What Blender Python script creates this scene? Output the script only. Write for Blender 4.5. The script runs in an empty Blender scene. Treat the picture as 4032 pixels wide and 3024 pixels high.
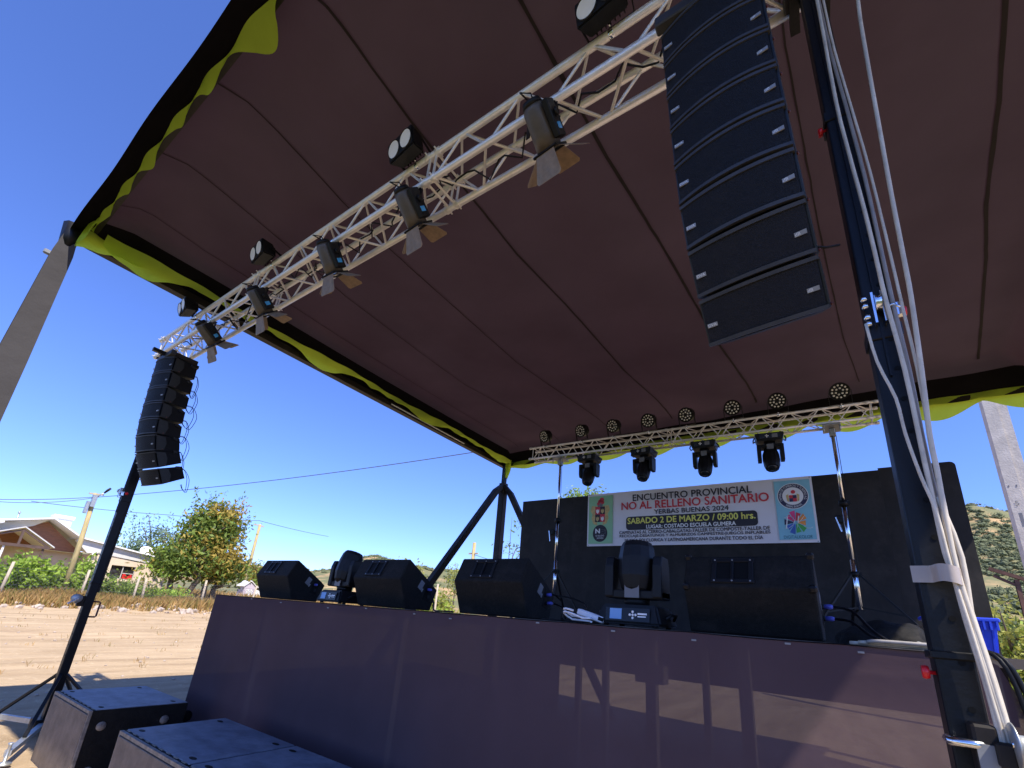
import bpy, bmesh, math, random
from mathutils import Vector, Matrix, noise
random.seed(7)
PI = math.pi
scene = bpy.context.scene
COL = scene.collection
V = Vector

# ------------------------------------------------------------------ materials
def new_mat(name):
    m = bpy.data.materials.new(name); m.use_nodes = True
    nt = m.node_tree
    return m, nt, nt.nodes, nt.links, nt.nodes['Principled BSDF']

def mat(name, col, rough=.6, metal=0., var=.2, scale=6., bump=0., bscale=60., spec=.5, col2=None, stretch=None, detail=6., coat=0., dirt=None, dirt_scale=3., dirt_lo=.55, dirt_hi=.75):
    """procedural paint/plastic/cloth: noise-mixed base colour, optional second 'dirt' layer, bump"""
    m, nt, N, L, B = new_mat(name)
    tc = N.new('ShaderNodeTexCoord')
    src = tc.outputs['Object']
    if stretch:
        mp = N.new('ShaderNodeMapping'); mp.inputs['Scale'].default_value = stretch
        L.new(src, mp.inputs['Vector']); src = mp.outputs['Vector']
    nz = N.new('ShaderNodeTexNoise'); nz.inputs['Scale'].default_value = scale; nz.inputs['Detail'].default_value = detail
    nz.inputs['Roughness'].default_value = .6
    L.new(src, nz.inputs['Vector'])
    mx = N.new('ShaderNodeMix'); mx.data_type = 'RGBA'
    a = [c * (1 - var) for c in col[:3]]; b = [min(1, c * (1 + var)) for c in (col2 or col)[:3]]
    mx.inputs['A'].default_value = (*a, 1); mx.inputs['B'].default_value = (*b, 1)
    rp = N.new('ShaderNodeMapRange'); rp.inputs['From Min'].default_value = .3; rp.inputs['From Max'].default_value = .7
    L.new(nz.outputs['Fac'], rp.inputs['Value']); L.new(rp.outputs['Result'], mx.inputs['Factor'])
    out = mx.outputs['Result']
    if dirt:
        n2 = N.new('ShaderNodeTexNoise'); n2.inputs['Scale'].default_value = dirt_scale; n2.inputs['Detail'].default_value = 9.; n2.inputs['Roughness'].default_value = .7
        L.new(tc.outputs['Object'], n2.inputs['Vector'])
        r2 = N.new('ShaderNodeMapRange'); r2.inputs['From Min'].default_value = dirt_lo; r2.inputs['From Max'].default_value = dirt_hi
        L.new(n2.outputs['Fac'], r2.inputs['Value'])
        m2 = N.new('ShaderNodeMix'); m2.data_type = 'RGBA'; m2.inputs['B'].default_value = (*dirt, 1)
        L.new(out, m2.inputs['A']); L.new(r2.outputs['Result'], m2.inputs['Factor']); out = m2.outputs['Result']
    L.new(out, B.inputs['Base Color'])
    B.inputs['Roughness'].default_value = rough; B.inputs['Metallic'].default_value = metal
    B.inputs['Specular IOR Level'].default_value = spec
    if coat: B.inputs['Coat Weight'].default_value = coat
    if bump:
        n3 = N.new('ShaderNodeTexNoise'); n3.inputs['Scale'].default_value = bscale; n3.inputs['Detail'].default_value = 4.
        L.new(src, n3.inputs['Vector'])
        bp = N.new('ShaderNodeBump'); bp.inputs['Strength'].default_value = bump; bp.inputs['Distance'].default_value = .02
        L.new(n3.outputs['Fac'], bp.inputs['Height']); L.new(bp.outputs['Normal'], B.inputs['Normal'])
    return m

def cloth_mat(name, col, trans, tcol, var=.2, scale=3., bump=.15, bscale=4., rough=.9):
    """woven cloth lit from both sides: diffuse + translucent"""
    m, nt, N, L, B = new_mat(name)
    N.remove(B)
    out = [n for n in N if n.type == 'OUTPUT_MATERIAL'][0]
    tc = N.new('ShaderNodeTexCoord')
    nz = N.new('ShaderNodeTexNoise'); nz.inputs['Scale'].default_value = scale; nz.inputs['Detail'].default_value = 7.
    L.new(tc.outputs['Object'], nz.inputs['Vector'])
    def ramp(c):
        mx = N.new('ShaderNodeMix'); mx.data_type = 'RGBA'
        mx.inputs['A'].default_value = (*[x * (1 - var) for x in c], 1); mx.inputs['B'].default_value = (*[min(1, x * (1 + var)) for x in c], 1)
        L.new(nz.outputs['Fac'], mx.inputs['Factor']); return mx.outputs['Result']
    d = N.new('ShaderNodeBsdfDiffuse'); t = N.new('ShaderNodeBsdfTranslucent'); g = N.new('ShaderNodeMixShader')
    L.new(ramp(col), d.inputs['Color']); L.new(ramp(tcol), t.inputs['Color'])
    g.inputs['Fac'].default_value = trans
    L.new(d.outputs['BSDF'], g.inputs[1]); L.new(t.outputs['BSDF'], g.inputs[2])
    n3 = N.new('ShaderNodeTexNoise'); n3.inputs['Scale'].default_value = bscale; n3.inputs['Detail'].default_value = 5.
    L.new(tc.outputs['Object'], n3.inputs['Vector'])
    bp = N.new('ShaderNodeBump'); bp.inputs['Strength'].default_value = bump; bp.inputs['Distance'].default_value = .05
    L.new(n3.outputs['Fac'], bp.inputs['Height'])
    L.new(bp.outputs['Normal'], d.inputs['Normal'])
    L.new(g.outputs['Shader'], out.inputs['Surface'])
    return m

def leaf_mat(name, col, col2):
    m, nt, N, L, B = new_mat(name)
    tc = N.new('ShaderNodeTexCoord')
    nz = N.new('ShaderNodeTexNoise'); nz.inputs['Scale'].default_value = 3.5; nz.inputs['Detail'].default_value = 8.; nz.inputs['Roughness'].default_value = .8
    L.new(tc.outputs['Object'], nz.inputs['Vector'])
    rp = N.new('ShaderNodeMapRange'); rp.inputs['From Min'].default_value = .35; rp.inputs['From Max'].default_value = .65
    L.new(nz.outputs['Fac'], rp.inputs['Value'])
    mx = N.new('ShaderNodeMix'); mx.data_type = 'RGBA'
    mx.inputs['A'].default_value = (*col, 1); mx.inputs['B'].default_value = (*col2, 1)
    L.new(rp.outputs['Result'], mx.inputs['Factor'])
    L.new(mx.outputs['Result'], B.inputs['Base Color']); B.inputs['Roughness'].default_value = .55
    B.inputs['Specular IOR Level'].default_value = .3
    t = N.new('ShaderNodeBsdfTranslucent'); L.new(mx.outputs['Result'], t.inputs['Color'])
    g = N.new('ShaderNodeMixShader'); g.inputs['Fac'].default_value = .35
    out = [n for n in N if n.type == 'OUTPUT_MATERIAL'][0]
    L.new(B.outputs['BSDF'], g.inputs[1]); L.new(t.outputs['BSDF'], g.inputs[2]); L.new(g.outputs['Shader'], out.inputs['Surface'])
    return m

# ------------------------------------------------------------------ mesh builder
class MB:
    def __init__(s): s.v = []; s.f = []; s.sm = []; s.mi = []
    def add(s, vs, fs, smooth=False, mi=0):
        o = len(s.v); s.v += [tuple(p) for p in vs]
        for f in fs: s.f.append(tuple(i + o for i in f)); s.sm.append(smooth); s.mi.append(mi)
        return s
    def box(s, c, size, rot=None, bevel=0., mi=0, seg=1):
        bm = bmesh.new(); bmesh.ops.create_cube(bm, size=1.)
        for v in bm.verts: v.co = V((v.co.x * size[0], v.co.y * size[1], v.co.z * size[2]))
        if bevel: bmesh.ops.bevel(bm, geom=bm.edges[:], offset=bevel, segments=seg, affect='EDGES', profile=.5)
        M = Matrix.Translation(V(c)) @ (rot.to_4x4() if rot is not None else Matrix())
        s.bm(bm, M, mi=mi); return s
    def bm(s, bm, M=None, smooth=False, mi=0):
        bm.verts.ensure_lookup_table(); bm.verts.index_update()
        M = M or Matrix()
        s.add([M @ v.co for v in bm.verts], [[v.index for v in f.verts] for f in bm.faces], smooth, mi); bm.free(); return s
    def bar(s, a, b, w, h=None, up=(0, 0, 1), bevel=0., mi=0):
        a, b = V(a), V(b); d = b - a; h = h or w
        z = d.normalized(); u = V(up)
        if abs(z.dot(u)) > .98: u = V((0, 1, 0))
        x = u.cross(z).normalized(); y = z.cross(x)
        R = Matrix((x, y, z)).transposed()
        return s.box((a + b) / 2, (w, h, d.length), R, bevel, mi)
    def tube(s, pts, r, n=8, caps=True, mi=0, smooth=True):
        P = [V(p) for p in pts]; rr = r if isinstance(r, (list, tuple)) else [r] * len(P)
        T = []
        for i in range(len(P)):
            t = (P[min(i + 1, len(P) - 1)] - P[max(i - 1, 0)]); T.append(t.normalized())
        u = V((0, 0, 1))
        if abs(T[0].dot(u)) > .9: u = V((1, 0, 0))
        x = (u - T[0] * u.dot(T[0])).normalized()
        vs = []; fs = []
        for i, p in enumerate(P):
            if i: 
                x = x - T[i] * x.dot(T[i]); x.normalize()
            y = T[i].cross(x)
            for k in range(n):
                a = 2 * PI * k / n; vs.append(p + (x * math.cos(a) + y * math.sin(a)) * rr[i])
        for i in range(len(P) - 1):
            for k in range(n):
                k2 = (k + 1) % n; fs.append((i * n + k, i * n + k2, (i + 1) * n + k2, (i + 1) * n + k))
        o = len(s.v); s.add(vs, fs, smooth, mi)
        if caps:
            m = len(P) - 1
            s.f.append(tuple(o + k for k in reversed(range(n)))); s.sm.append(False); s.mi.append(mi)
            s.f.append(tuple(o + m * n + k for k in range(n))); s.sm.append(False); s.mi.append(mi)
        return s
    def lathe(s, prof, M=None, n=20, mi=0, smooth=True, cap=True):
        """prof: (radius, height) along local z, transformed by M"""
        M = M or Matrix(); vs = []; fs = []
        for r, h in prof:
            for k in range(n):
                a = 2 * PI * k / n; vs.append(M @ V((r * math.cos(a), r * math.sin(a), h)))
        for i in range(len(prof) - 1):
            for k in range(n):
                k2 = (k + 1) % n; fs.append((i * n + k, i * n + k2, (i + 1) * n + k2, (i + 1) * n + k))
        o = len(s.v); s.add(vs, fs, smooth, mi)
        if cap:
            for i, rev in ((0, True), (len(prof) - 1, False)):
                if prof[i][0] > 1e-5:
                    ids = [o + i * n + k for k in range(n)]
                    s.f.append(tuple(reversed(ids)) if rev else tuple(ids)); s.sm.append(False); s.mi.append(mi)
        return s
    def prism(s, poly, a, b, M=None, mi=0, bevel=0.):
        """poly: 2D points (u,v) placed in plane x=const between x=a and x=b (u->y, v->z)"""
        n = len(poly)
        bm = bmesh.new()
        A = [bm.verts.new((a, u, v)) for u, v in poly]; Bv = [bm.verts.new((b, u, v)) for u, v in poly]
        bm.faces.new(A); bm.faces.new(list(reversed(Bv)))
        for i in range(n): bm.faces.new((A[i], Bv[i], Bv[(i + 1) % n], A[(i + 1) % n]))
        bmesh.ops.recalc_face_normals(bm, faces=bm.faces[:])
        if bevel: bmesh.ops.bevel(bm, geom=bm.edges[:], offset=bevel, segments=2, affect='EDGES', profile=.5)
        return s.bm(bm, M, mi=mi)
    def grid(s, nu, nv, fn, smooth=True, mi=0):
        vs = [fn(i / (nu - 1), j / (nv - 1)) for j in range(nv) for i in range(nu)]
        fs = [(j * nu + i, j * nu + i + 1, (j + 1) * nu + i + 1, (j + 1) * nu + i) for j in range(nv - 1) for i in range(nu - 1)]
        return s.add(vs, fs, smooth, mi)
    def build(s, name, mats, parent=None, label=None, loc=None, rot=None):
        me = bpy.data.meshes.new(name); me.from_pydata(s.v, [], s.f)
        me.polygons.foreach_set('use_smooth', s.sm); me.polygons.foreach_set('material_index', s.mi)
        for m in (mats if isinstance(mats, (list, tuple)) else [mats]): me.materials.append(m)
        me.update()
        o = bpy.data.objects.new(name, me); COL.objects.link(o)
        if parent: o.parent = parent
        if label: o['label'] = label
        if loc: o.location = loc
        if rot: o.rotation_euler = rot
        return o

def tag(o, label=None, cat=None, group=None, kind=None):
    if label: o['label'] = label
    if cat: o['category'] = cat
    if group: o['group'] = group
    if kind: o['kind'] = kind
    return o
def thing(name, label, cat, group=None, loc=(0, 0, 0), rot=(0, 0, 0)):
    o = bpy.data.objects.new(name, None); COL.objects.link(o); o.empty_display_size = .1
    o.location = loc; o.rotation_euler = rot
    return tag(o, label, cat, group)
def kids(o): return [c for c in COL.objects if c.parent == o]
def clone(root, label, loc, rot=(0, 0, 0), group=None):
    def cp(o, par):
        c = o.copy(); COL.objects.link(c)
        if par: c.parent = par
        for k in ch.get(o.name, []): cp(k, c)
        return c
    ch = {}
    for o in list(COL.objects):
        if o.parent: ch.setdefault(o.parent.name, []).append(o)
    r = cp(root, None); r.location = loc; r.rotation_euler = rot; r['label'] = label
    if group: r['group'] = group
    return r

def glyphs(text, spacing=1.0):
    """flat triangles of a line of text in a unit box: returns verts (x 0..1, y 0..1), faces, aspect"""
    cu = bpy.data.curves.new('t', 'FONT'); cu.body = text; cu.space_character = spacing; cu.resolution_u = 3
    ob = bpy.data.objects.new('t', cu); COL.objects.link(ob)
    dg = bpy.context.evaluated_depsgraph_get(); dg.update()
    me = bpy.data.meshes.new_from_object(ob.evaluated_get(dg))
    vs = [v.co.copy() for v in me.vertices]; fs = [tuple(p.vertices) for p in me.polygons]
    bpy.data.objects.remove(ob); bpy.data.curves.remove(cu); bpy.data.meshes.remove(me)
    x0 = min(v.x for v in vs); x1 = max(v.x for v in vs); y0 = min(v.y for v in vs); y1 = max(v.y for v in vs)
    return [((v.x - x0) / (x1 - x0), (v.y - y0) / (y1 - y0)) for v in vs], fs, (x1 - x0) / (y1 - y0)

def gz(x, y):
    t = -.93 * x + .37 * y - 6.5
    t = .5 * math.log1p(math.exp(min(60, 2 * t)))
    return .0435 * t if t < 40 else .0435 * (40 + 12 * (1 - math.exp(-(t - 40) / 12)))
# ------------------------------------------------------------------ the materials of the place
M = {}
M['roof'] = cloth_mat('black_canopy_cloth', (.080, .077, .110), .105, (.050, .009, .013), var=.28, scale=1.1, bump=.25, bscale=1.6)
M['roof_edge'] = cloth_mat('black_canopy_edge', (.009, .008, .009), .0, (.01, .01, .01), var=.3, scale=5.)
M['seam'] = mat('black_seam_tape', (.010, .006, .008), .9, var=.2)
M['lime'] = cloth_mat('lime_valance_cloth', (.52, .70, .09), .5, (.66, .86, .08), var=.12, scale=6., bump=.3, bscale=7.)
M['steel_black'] = mat('black_painted_steel', (.007, .007, .008), .42, spec=.25, var=.3, scale=9, bump=.06, dirt=(.06, .05, .045), dirt_lo=.6, dirt_hi=.85)
M['steel_brownblack'] = mat('dusty_dark_steel', (.020, .016, .014), .55, spec=.25, var=.3, scale=6, dirt=(.09, .075, .06), dirt_lo=.55, dirt_hi=.9)
M['alu'] = mat('brushed_aluminium_tube', (.82, .78, .74), .36, metal=.35, var=.1, scale=14, bump=.05, bscale=90)
M['chrome'] = mat('chromed_steel', (.8, .82, .85), .18, metal=1., var=.05)
M['galv'] = mat('galvanised_steel', (.42, .43, .42), .45, metal=.7, var=.2, scale=20)
M['plastic_black'] = mat('black_fixture_plastic', (.008, .008, .009), .48, spec=.25, var=.25, scale=12, bump=.05, dirt=(.05, .045, .04), dirt_lo=.62, dirt_hi=.85)
M['plastic_gloss'] = mat('glossy_black_plastic', (.008, .008, .010), .25, spec=.35, var=.2, scale=10)
M['fresnel_can'] = mat('dusty_lamp_housing', (.085, .068, .052), .5, var=.25, scale=9, dirt=(.15, .12, .09), dirt_lo=.55, dirt_hi=.8)
M['door_metal'] = mat('dusty_barn_door_sheet', (.22, .15, .09), .6, var=.3, scale=14, dirt=(.24, .2, .16), dirt_lo=.5, dirt_hi=.75)
M['reflector'] = mat('warm_lamp_reflector', (.92, .89, .86), .35, metal=.0, var=.05)
M['led_amber'] = mat('amber_led_chip', (.85, .62, .25), .3, var=.05)
M['lens'] = mat('clear_led_lens', (.90, .88, .84), .12, metal=.1, var=.06)
M['lens_dark'] = mat('dark_front_lens', (.015, .02, .028), .05, var=.1)
M['grille'] = mat('black_perforated_grille', (.011, .011, .013), .6, spec=.2, var=.5, scale=260, bump=.5, bscale=300, detail=1., dirt=(.034, .030, .026), dirt_scale=5, dirt_lo=.55, dirt_hi=.9)
M['cab_black'] = mat('black_cabinet_paint', (.007, .007, .008), .55, spec=.22, var=.25, scale=25, bump=.12, bscale=160)
M['cab_trim'] = mat('grey_cabinet_lip', (.040, .040, .044), .5, spec=.3, var=.2, scale=12)
M['cab_side'] = mat('weathered_rigging_plate', (.018, .020, .021), .5, metal=.1, var=.35, scale=14)
M['badge'] = mat('silver_badge', (.24, .24, .24), .45, metal=.1, var=.1)
M['badge_ink'] = mat('pale_badge_print', (.72, .72, .72), .5, var=.05)
M['wedge'] = mat('black_textured_coating', (.010, .0095, .009), .72, spec=.2, var=.35, scale=60, bump=.35, bscale=220, dirt=(.045, .038, .032), dirt_scale=4, dirt_lo=.5, dirt_hi=.85)
M['sub_top'] = mat('worn_skylit_lid', (.13, .145, .18), .5, var=.3, scale=6, bump=.1, bscale=60, dirt=(.24, .255, .29), dirt_scale=4.5, dirt_lo=.45, dirt_hi=.75, stretch=(1., 2.2, 1.))  # worn lid, with the blue of the skylight put into its colour
M['sub_side'] = mat('scuffed_black_plywood', (.009, .008, .007), .7, spec=.2, var=.4, scale=18, bump=.25, bscale=50, dirt=(.16, .125, .09), dirt_scale=9, dirt_lo=.66, dirt_hi=.82)
M['sub_grille'] = mat('bounce_brown_grille', (.16, .122, .09), .7, var=.35, scale=7, bump=.4, bscale=240, dirt=(.24, .185, .14), dirt_scale=3)  # brown bounce from the ground is put into this grille colour
M['sub_edge'] = mat('worn_corner_strip', (.20, .17, .14), .6, var=.5, scale=22)
M['skirt'] = cloth_mat('purple_black_stage_skirt', (.090, .060, .067), .0, (.01, .01, .01), var=.22, scale=2.2, bump=.22, bscale=2.5)
_sk = M['skirt'].node_tree; _o = [n for n in _sk.nodes if n.type == 'OUTPUT_MATERIAL'][0]; _src = _o.inputs['Surface'].links[0].from_socket
_tr = _sk.nodes.new('ShaderNodeBsdfTransparent'); _mx = _sk.nodes.new('ShaderNodeMixShader'); _mx.inputs['Fac'].default_value = .07      # loose weave: a little shows through
_sk.links.new(_src, _mx.inputs[1]); _sk.links.new(_tr.outputs['BSDF'], _mx.inputs[2]); _sk.links.new(_mx.outputs['Shader'], _o.inputs['Surface'])
M['deck'] = mat('worn_plywood_deck', (.09, .075, .065), .75, var=.3, scale=4, dirt=(.2, .17, .14), dirt_scale=8, dirt_lo=.55, dirt_hi=.75)
M['panel_black'] = mat('faded_black_board', (.019, .017, .016), .66, spec=.3, var=.4, scale=3, bump=.15, bscale=12, dirt=(.052, .045, .040), dirt_scale=2.6, dirt_lo=.5, dirt_hi=.85, stretch=(1, 1, .45))
M['banner'] = mat('white_vinyl_banner', (.80, .77, .80), .5, var=.03, scale=2)
M['ink_black'] = mat('black_print', (.02, .018, .03), .5, var=.05)
M['ink_red'] = mat('red_print', (.62, .04, .06), .5, var=.05)
M['ink_yellow'] = mat('yellow_print', (.82, .78, .16), .5, var=.05)
M['ink_white'] = mat('white_print', (.85, .85, .85), .5, var=.03)
M['ink_green'] = mat('pale_green_print', (.30, .58, .33), .5, var=.05)
M['ink_blue'] = mat('pale_blue_print', (.25, .56, .68), .5, var=.05)
M['ink_gold'] = mat('gold_print', (.62, .46, .18), .5, var=.2, scale=30)
M['ink_navy'] = mat('navy_print', (.03, .03, .09), .5, var=.05)
M['ink_teal'] = mat('teal_print', (.02, .16, .22), .5, var=.05)
M['ink_orange'] = mat('orange_print', (.8, .3, .06), .5); M['ink_pink'] = mat('magenta_print', (.75, .06, .22), .5)
M['ink_dgreen'] = mat('green_print', (.08, .45, .10), .5); M['ink_rblue'] = mat('royal_blue_print', (.05, .15, .55), .5)
M['lcd'] = mat('blue_lcd_screen', (.20, .36, .62), .15, var=.05)
M['lcd_cyan'] = mat('cyan_lcd_screen', (.06, .32, .62), .15, var=.1)
M['grey_plate'] = mat('grey_cover_plate', (.16, .16, .17), .5, var=.1)
M['cable_pale'] = mat('pale_rubber_cable', (.60, .53, .42), .55, var=.2, scale=8, dirt=(.36, .31, .25), dirt_scale=14)
M['cable_grey'] = mat('grey_rubber_cable', (.30, .275, .25), .55, var=.22, scale=8)
M['cable_black'] = mat('black_rubber_cable', (.008, .008, .009), .5, spec=.25, var=.2)
M['cable_white'] = mat('white_plastic_cable', (.72, .72, .76), .4, var=.05)
M['red'] = mat('red_plastic_knob', (.70, .015, .02), .3, var=.08)
M['dark_red'] = mat('dark_red_painted_steel', (.10, .018, .015), .45, var=.2)
M['blue_plug'] = mat('blue_plug_plastic', (.10, .11, .48), .4, var=.1)
M['bin_blue'] = mat('blue_bin_plastic', (.02, .06, .62), .35, var=.12, scale=5)
M['wood_raw'] = mat('raw_pine_board', (.42, .26, .12), .65, var=.3, scale=6, stretch=(1, 1, 6))
M['tape'] = mat('brown_packing_tape', (.36, .30, .25), .3, var=.15)
M['wrap'] = cloth_mat('grey_leg_wrap', (.075, .070, .070), .0, (.02, .02, .02), var=.12, scale=3., bump=.4, bscale=3.)
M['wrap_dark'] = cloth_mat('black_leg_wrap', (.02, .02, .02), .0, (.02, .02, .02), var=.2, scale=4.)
M['rust'] = mat('rusty_brown_steel', (.14, .065, .045), .65, var=.35, scale=12)
M['concrete'] = mat('pale_cast_concrete', (.50, .46, .41), .85, var=.15, scale=5, bump=.3, bscale=30, dirt=(.36, .33, .3), dirt_scale=4)
M['pole_wood'] = mat('weathered_pine_pole', (.42, .33, .15), .8, var=.3, scale=5, stretch=(4, 4, .5), bump=.3, bscale=20)
M['post_wood'] = mat('grey_fence_post', (.46, .38, .28), .85, var=.3, scale=8, stretch=(4, 4, .6))
M['wire'] = mat('grey_wire', (.12, .12, .12), .5, metal=.5, var=.1)
M['house_wall'] = mat('cream_render', (.68, .55, .40), .85, var=.08, scale=3, bump=.1)
M['house_pale'] = mat('pale_fascia_board', (.62, .60, .56), .7, var=.08)  # pale board colour of the fascia, porch roof and shed
M['house_white'] = mat('white_sheet_roof', (.82, .81, .79), .45, var=.05, scale=2)
M['house_wood'] = mat('varnished_plank_gable', (.26, .11, .055), .5, var=.35, scale=5, stretch=(1, 1, 14))
M['house_timber'] = mat('dark_porch_timber', (.10, .06, .045), .6, var=.25)
M['glass'] = mat('dark_window_glass', (.03, .025, .025), .08, var=.2)
M['win_frame'] = mat('grey_window_frame', (.5, .48, .45), .5)
M['cloth_red'] = mat('red_cloth', (.60, .02, .02), .8, var=.3, scale=20)
M['white_paint'] = mat('white_painted_metal', (.80, .79, .77), .5, var=.06)
M['mauve'] = mat('mauve_shed_board', (.50, .43, .46), .7, var=.1)
M['bark'] = mat('grey_brown_bark', (.11, .085, .065), .9, var=.3, scale=8, stretch=(3, 3, .6), bump=.5, bscale=14)
M['leaf_green'] = leaf_mat('mid_green_leaf', (0.105, 0.175, 0.032), (0.263, 0.333, 0.061))
M['leaf_dark'] = leaf_mat('dark_green_leaf', (0.061, 0.096, 0.025), (0.140, 0.193, 0.052))
M['leaf_yellow'] = leaf_mat('autumn_yellow_leaf', (.32, .25, .05), (.52, .38, .08))
M['leaf_lime'] = leaf_mat('bright_green_leaf', (0.175, 0.298, 0.035), (0.455, 0.595, 0.088))
M['leaf_blue'] = leaf_mat('blue_green_leaf', (0.123, 0.193, 0.123), (0.280, 0.367, 0.228))
M['leaf_willow'] = leaf_mat('yellow_green_leaf', (.22, .24, .04), (.42, .42, .09))
M['straw'] = leaf_mat('dry_straw', (.40, .25, .09), (.62, .42, .18))
M['weed'] = leaf_mat('half_dry_weed', (.22, .20, .06), (.40, .30, .10))
M['stone'] = mat('dusty_field_stone', (.42, .34, .27), .9, var=.25, scale=4)
M['hill_shrub'] = mat('olive_hill_scrub', (.115, .130, .060), .9, var=.4, scale=.25)
M['rubber'] = mat('black_rubber_wheel', (.005, .005, .005), .6, spec=.15, var=.2)

# ground: raked dry soil, furrows along Y, straw-coloured beyond the field
def ground_mat():
    m, nt, N, L, B = new_mat('raked_dry_soil')
    tc = N.new('ShaderNodeTexCoord')
    n1 = N.new('ShaderNodeTexNoise'); n1.inputs['Scale'].default_value = .45; n1.inputs['Detail'].default_value = 8; L.new(tc.outputs['Object'], n1.inputs['Vector'])
    mp = N.new('ShaderNodeMapping'); mp.inputs['Scale'].default_value = (1.9, .26, 1); L.new(tc.outputs['Object'], mp.inputs['Vector'])
    n2 = N.new('ShaderNodeTexNoise'); n2.inputs['Scale'].default_value = 1.5; n2.inputs['Detail'].default_value = 9; n2.inputs['Roughness'].default_value = .65; L.new(mp.outputs['Vector'], n2.inputs['Vector'])
    n3 = N.new('ShaderNodeTexNoise'); n3.inputs['Scale'].default_value = 9; n3.inputs['Detail'].default_value = 9; n3.inputs['Roughness'].default_value = .75; L.new(tc.outputs['Object'], n3.inputs['Vector'])
    def mix(a, b, fac, lo, hi):
        r = N.new('ShaderNodeMapRange'); r.inputs['From Min'].default_value = lo; r.inputs['From Max'].default_value = hi; L.new(fac, r.inputs['Value'])
        x = N.new('ShaderNodeMix'); x.data_type = 'RGBA'; L.new(r.outputs['Result'], x.inputs['Factor'])
        for s, v in (('A', a), ('B', b)):
            if isinstance(v, tuple): x.inputs[s].default_value = (*v, 1)
            else: L.new(v, x.inputs[s])
        return x.outputs['Result']
    c = mix((.36, .255, .150), (.53, .39, .24), n2.outputs['Fac'], .34, .64)
    c = mix(c, (.66, .53, .35), n3.outputs['Fac'], .56, .74)
    c = mix(c, (.32, .21, .125), n1.outputs['Fac'], .60, .80)
    sx = N.new('ShaderNodeSeparateXYZ'); L.new(tc.outputs['Object'], sx.inputs['Vector'])
    ad = N.new('ShaderNodeMath'); ad.operation = 'MULTIPLY_ADD'; ad.inputs[1].default_value = 3.; L.new(n1.outputs['Fac'], ad.inputs[0]); L.new(sx.outputs['X'], ad.inputs[2])
    c = mix((.42, .31, .13), c, ad.outputs['Value'], -23.2, -21.2)
    a2 = N.new('ShaderNodeMath'); a2.operation = 'MULTIPLY_ADD'; a2.inputs[1].default_value = 4.; L.new(n1.outputs['Fac'], a2.inputs[0]); L.new(sx.outputs['Y'], a2.inputs[2])
    c = mix((.085, .095, .035), c, a2.outputs['Value'], .2, 1.6)      # unseen ground behind the camera, darkened to cut bounce onto the stage
    L.new(c, B.inputs['Base Color']); B.inputs['Roughness'].default_value = .95; B.inputs['Specular IOR Level'].default_value = .1
    bp = N.new('ShaderNodeBump'); bp.inputs['Strength'].default_value = .7; bp.inputs['Distance'].default_value = .05
    b2 = N.new('ShaderNodeMath'); b2.operation = 'ADD'; L.new(n2.outputs['Fac'], b2.inputs[0]); L.new(n3.outputs['Fac'], b2.inputs[1])
    L.new(b2.outputs['Value'], bp.inputs['Height']); L.new(bp.outputs['Normal'], B.inputs['Normal'])
    return m
M['ground'] = ground_mat()
def hill_mat():
    m, nt, N, L, B = new_mat('dry_scrub_hillside')
    tc = N.new('ShaderNodeTexCoord')
    n1 = N.new('ShaderNodeTexNoise'); n1.inputs['Scale'].default_value = .035; n1.inputs['Detail'].default_value = 10; n1.inputs['Roughness'].default_value = .7; L.new(tc.outputs['Object'], n1.inputs['Vector'])
    n2 = N.new('ShaderNodeTexNoise'); n2.inputs['Scale'].default_value = .012; n2.inputs['Detail'].default_value = 6; L.new(tc.outputs['Object'], n2.inputs['Vector'])
    r = N.new('ShaderNodeMapRange'); r.inputs['From Min'].default_value = .50; r.inputs['From Max'].default_value = .60; L.new(n1.outputs['Fac'], r.inputs['Value'])
    soil = N.new('ShaderNodeMix'); soil.data_type = 'RGBA'; soil.inputs['A'].default_value = (.40, .22, .12, 1); soil.inputs['B'].default_value = (.50, .38, .19, 1); L.new(n2.outputs['Fac'], soil.inputs['Factor'])
    x = N.new('ShaderNodeMix'); x.data_type = 'RGBA'; x.inputs['A'].default_value = (.17, .17, .085, 1); L.new(soil.outputs['Result'], x.inputs['B']); L.new(r.outputs['Result'], x.inputs['Factor'])
    L.new(x.outputs['Result'], B.inputs['Base Color']); B.inputs['Roughness'].default_value = .95; B.inputs['Specular IOR Level'].default_value = .1
    return m
M['hill'] = hill_mat()
# ------------------------------------------------------------------ camera, sky, sun
TO_SUN = V((.667, -.25, 1.)).normalized()
SUN_EL = math.asin(TO_SUN.z)
cam_d = bpy.data.cameras.new('camera'); cam = bpy.data.objects.new('camera', cam_d); COL.objects.link(cam); scene.camera = cam
cam_d.sensor_width = 36.; cam_d.lens = 454.25 / 1024 * 36; cam_d.shift_y = (467.0 - 384) / 1024
cam_d.clip_start = .05; cam_d.clip_end = 5000
cR = V((0.82452527, 0.56049514, 0.07748084)); cD = V((-0.118295, 0.30466489, -0.94508497)); cF = V((-0.55332122, 0.77008084, 0.31750767))
mw = Matrix((cR, -cD, -cF)).transposed().to_4x4(); mw.translation = V((0, 0, 1.5)); cam.matrix_world = mw

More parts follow.
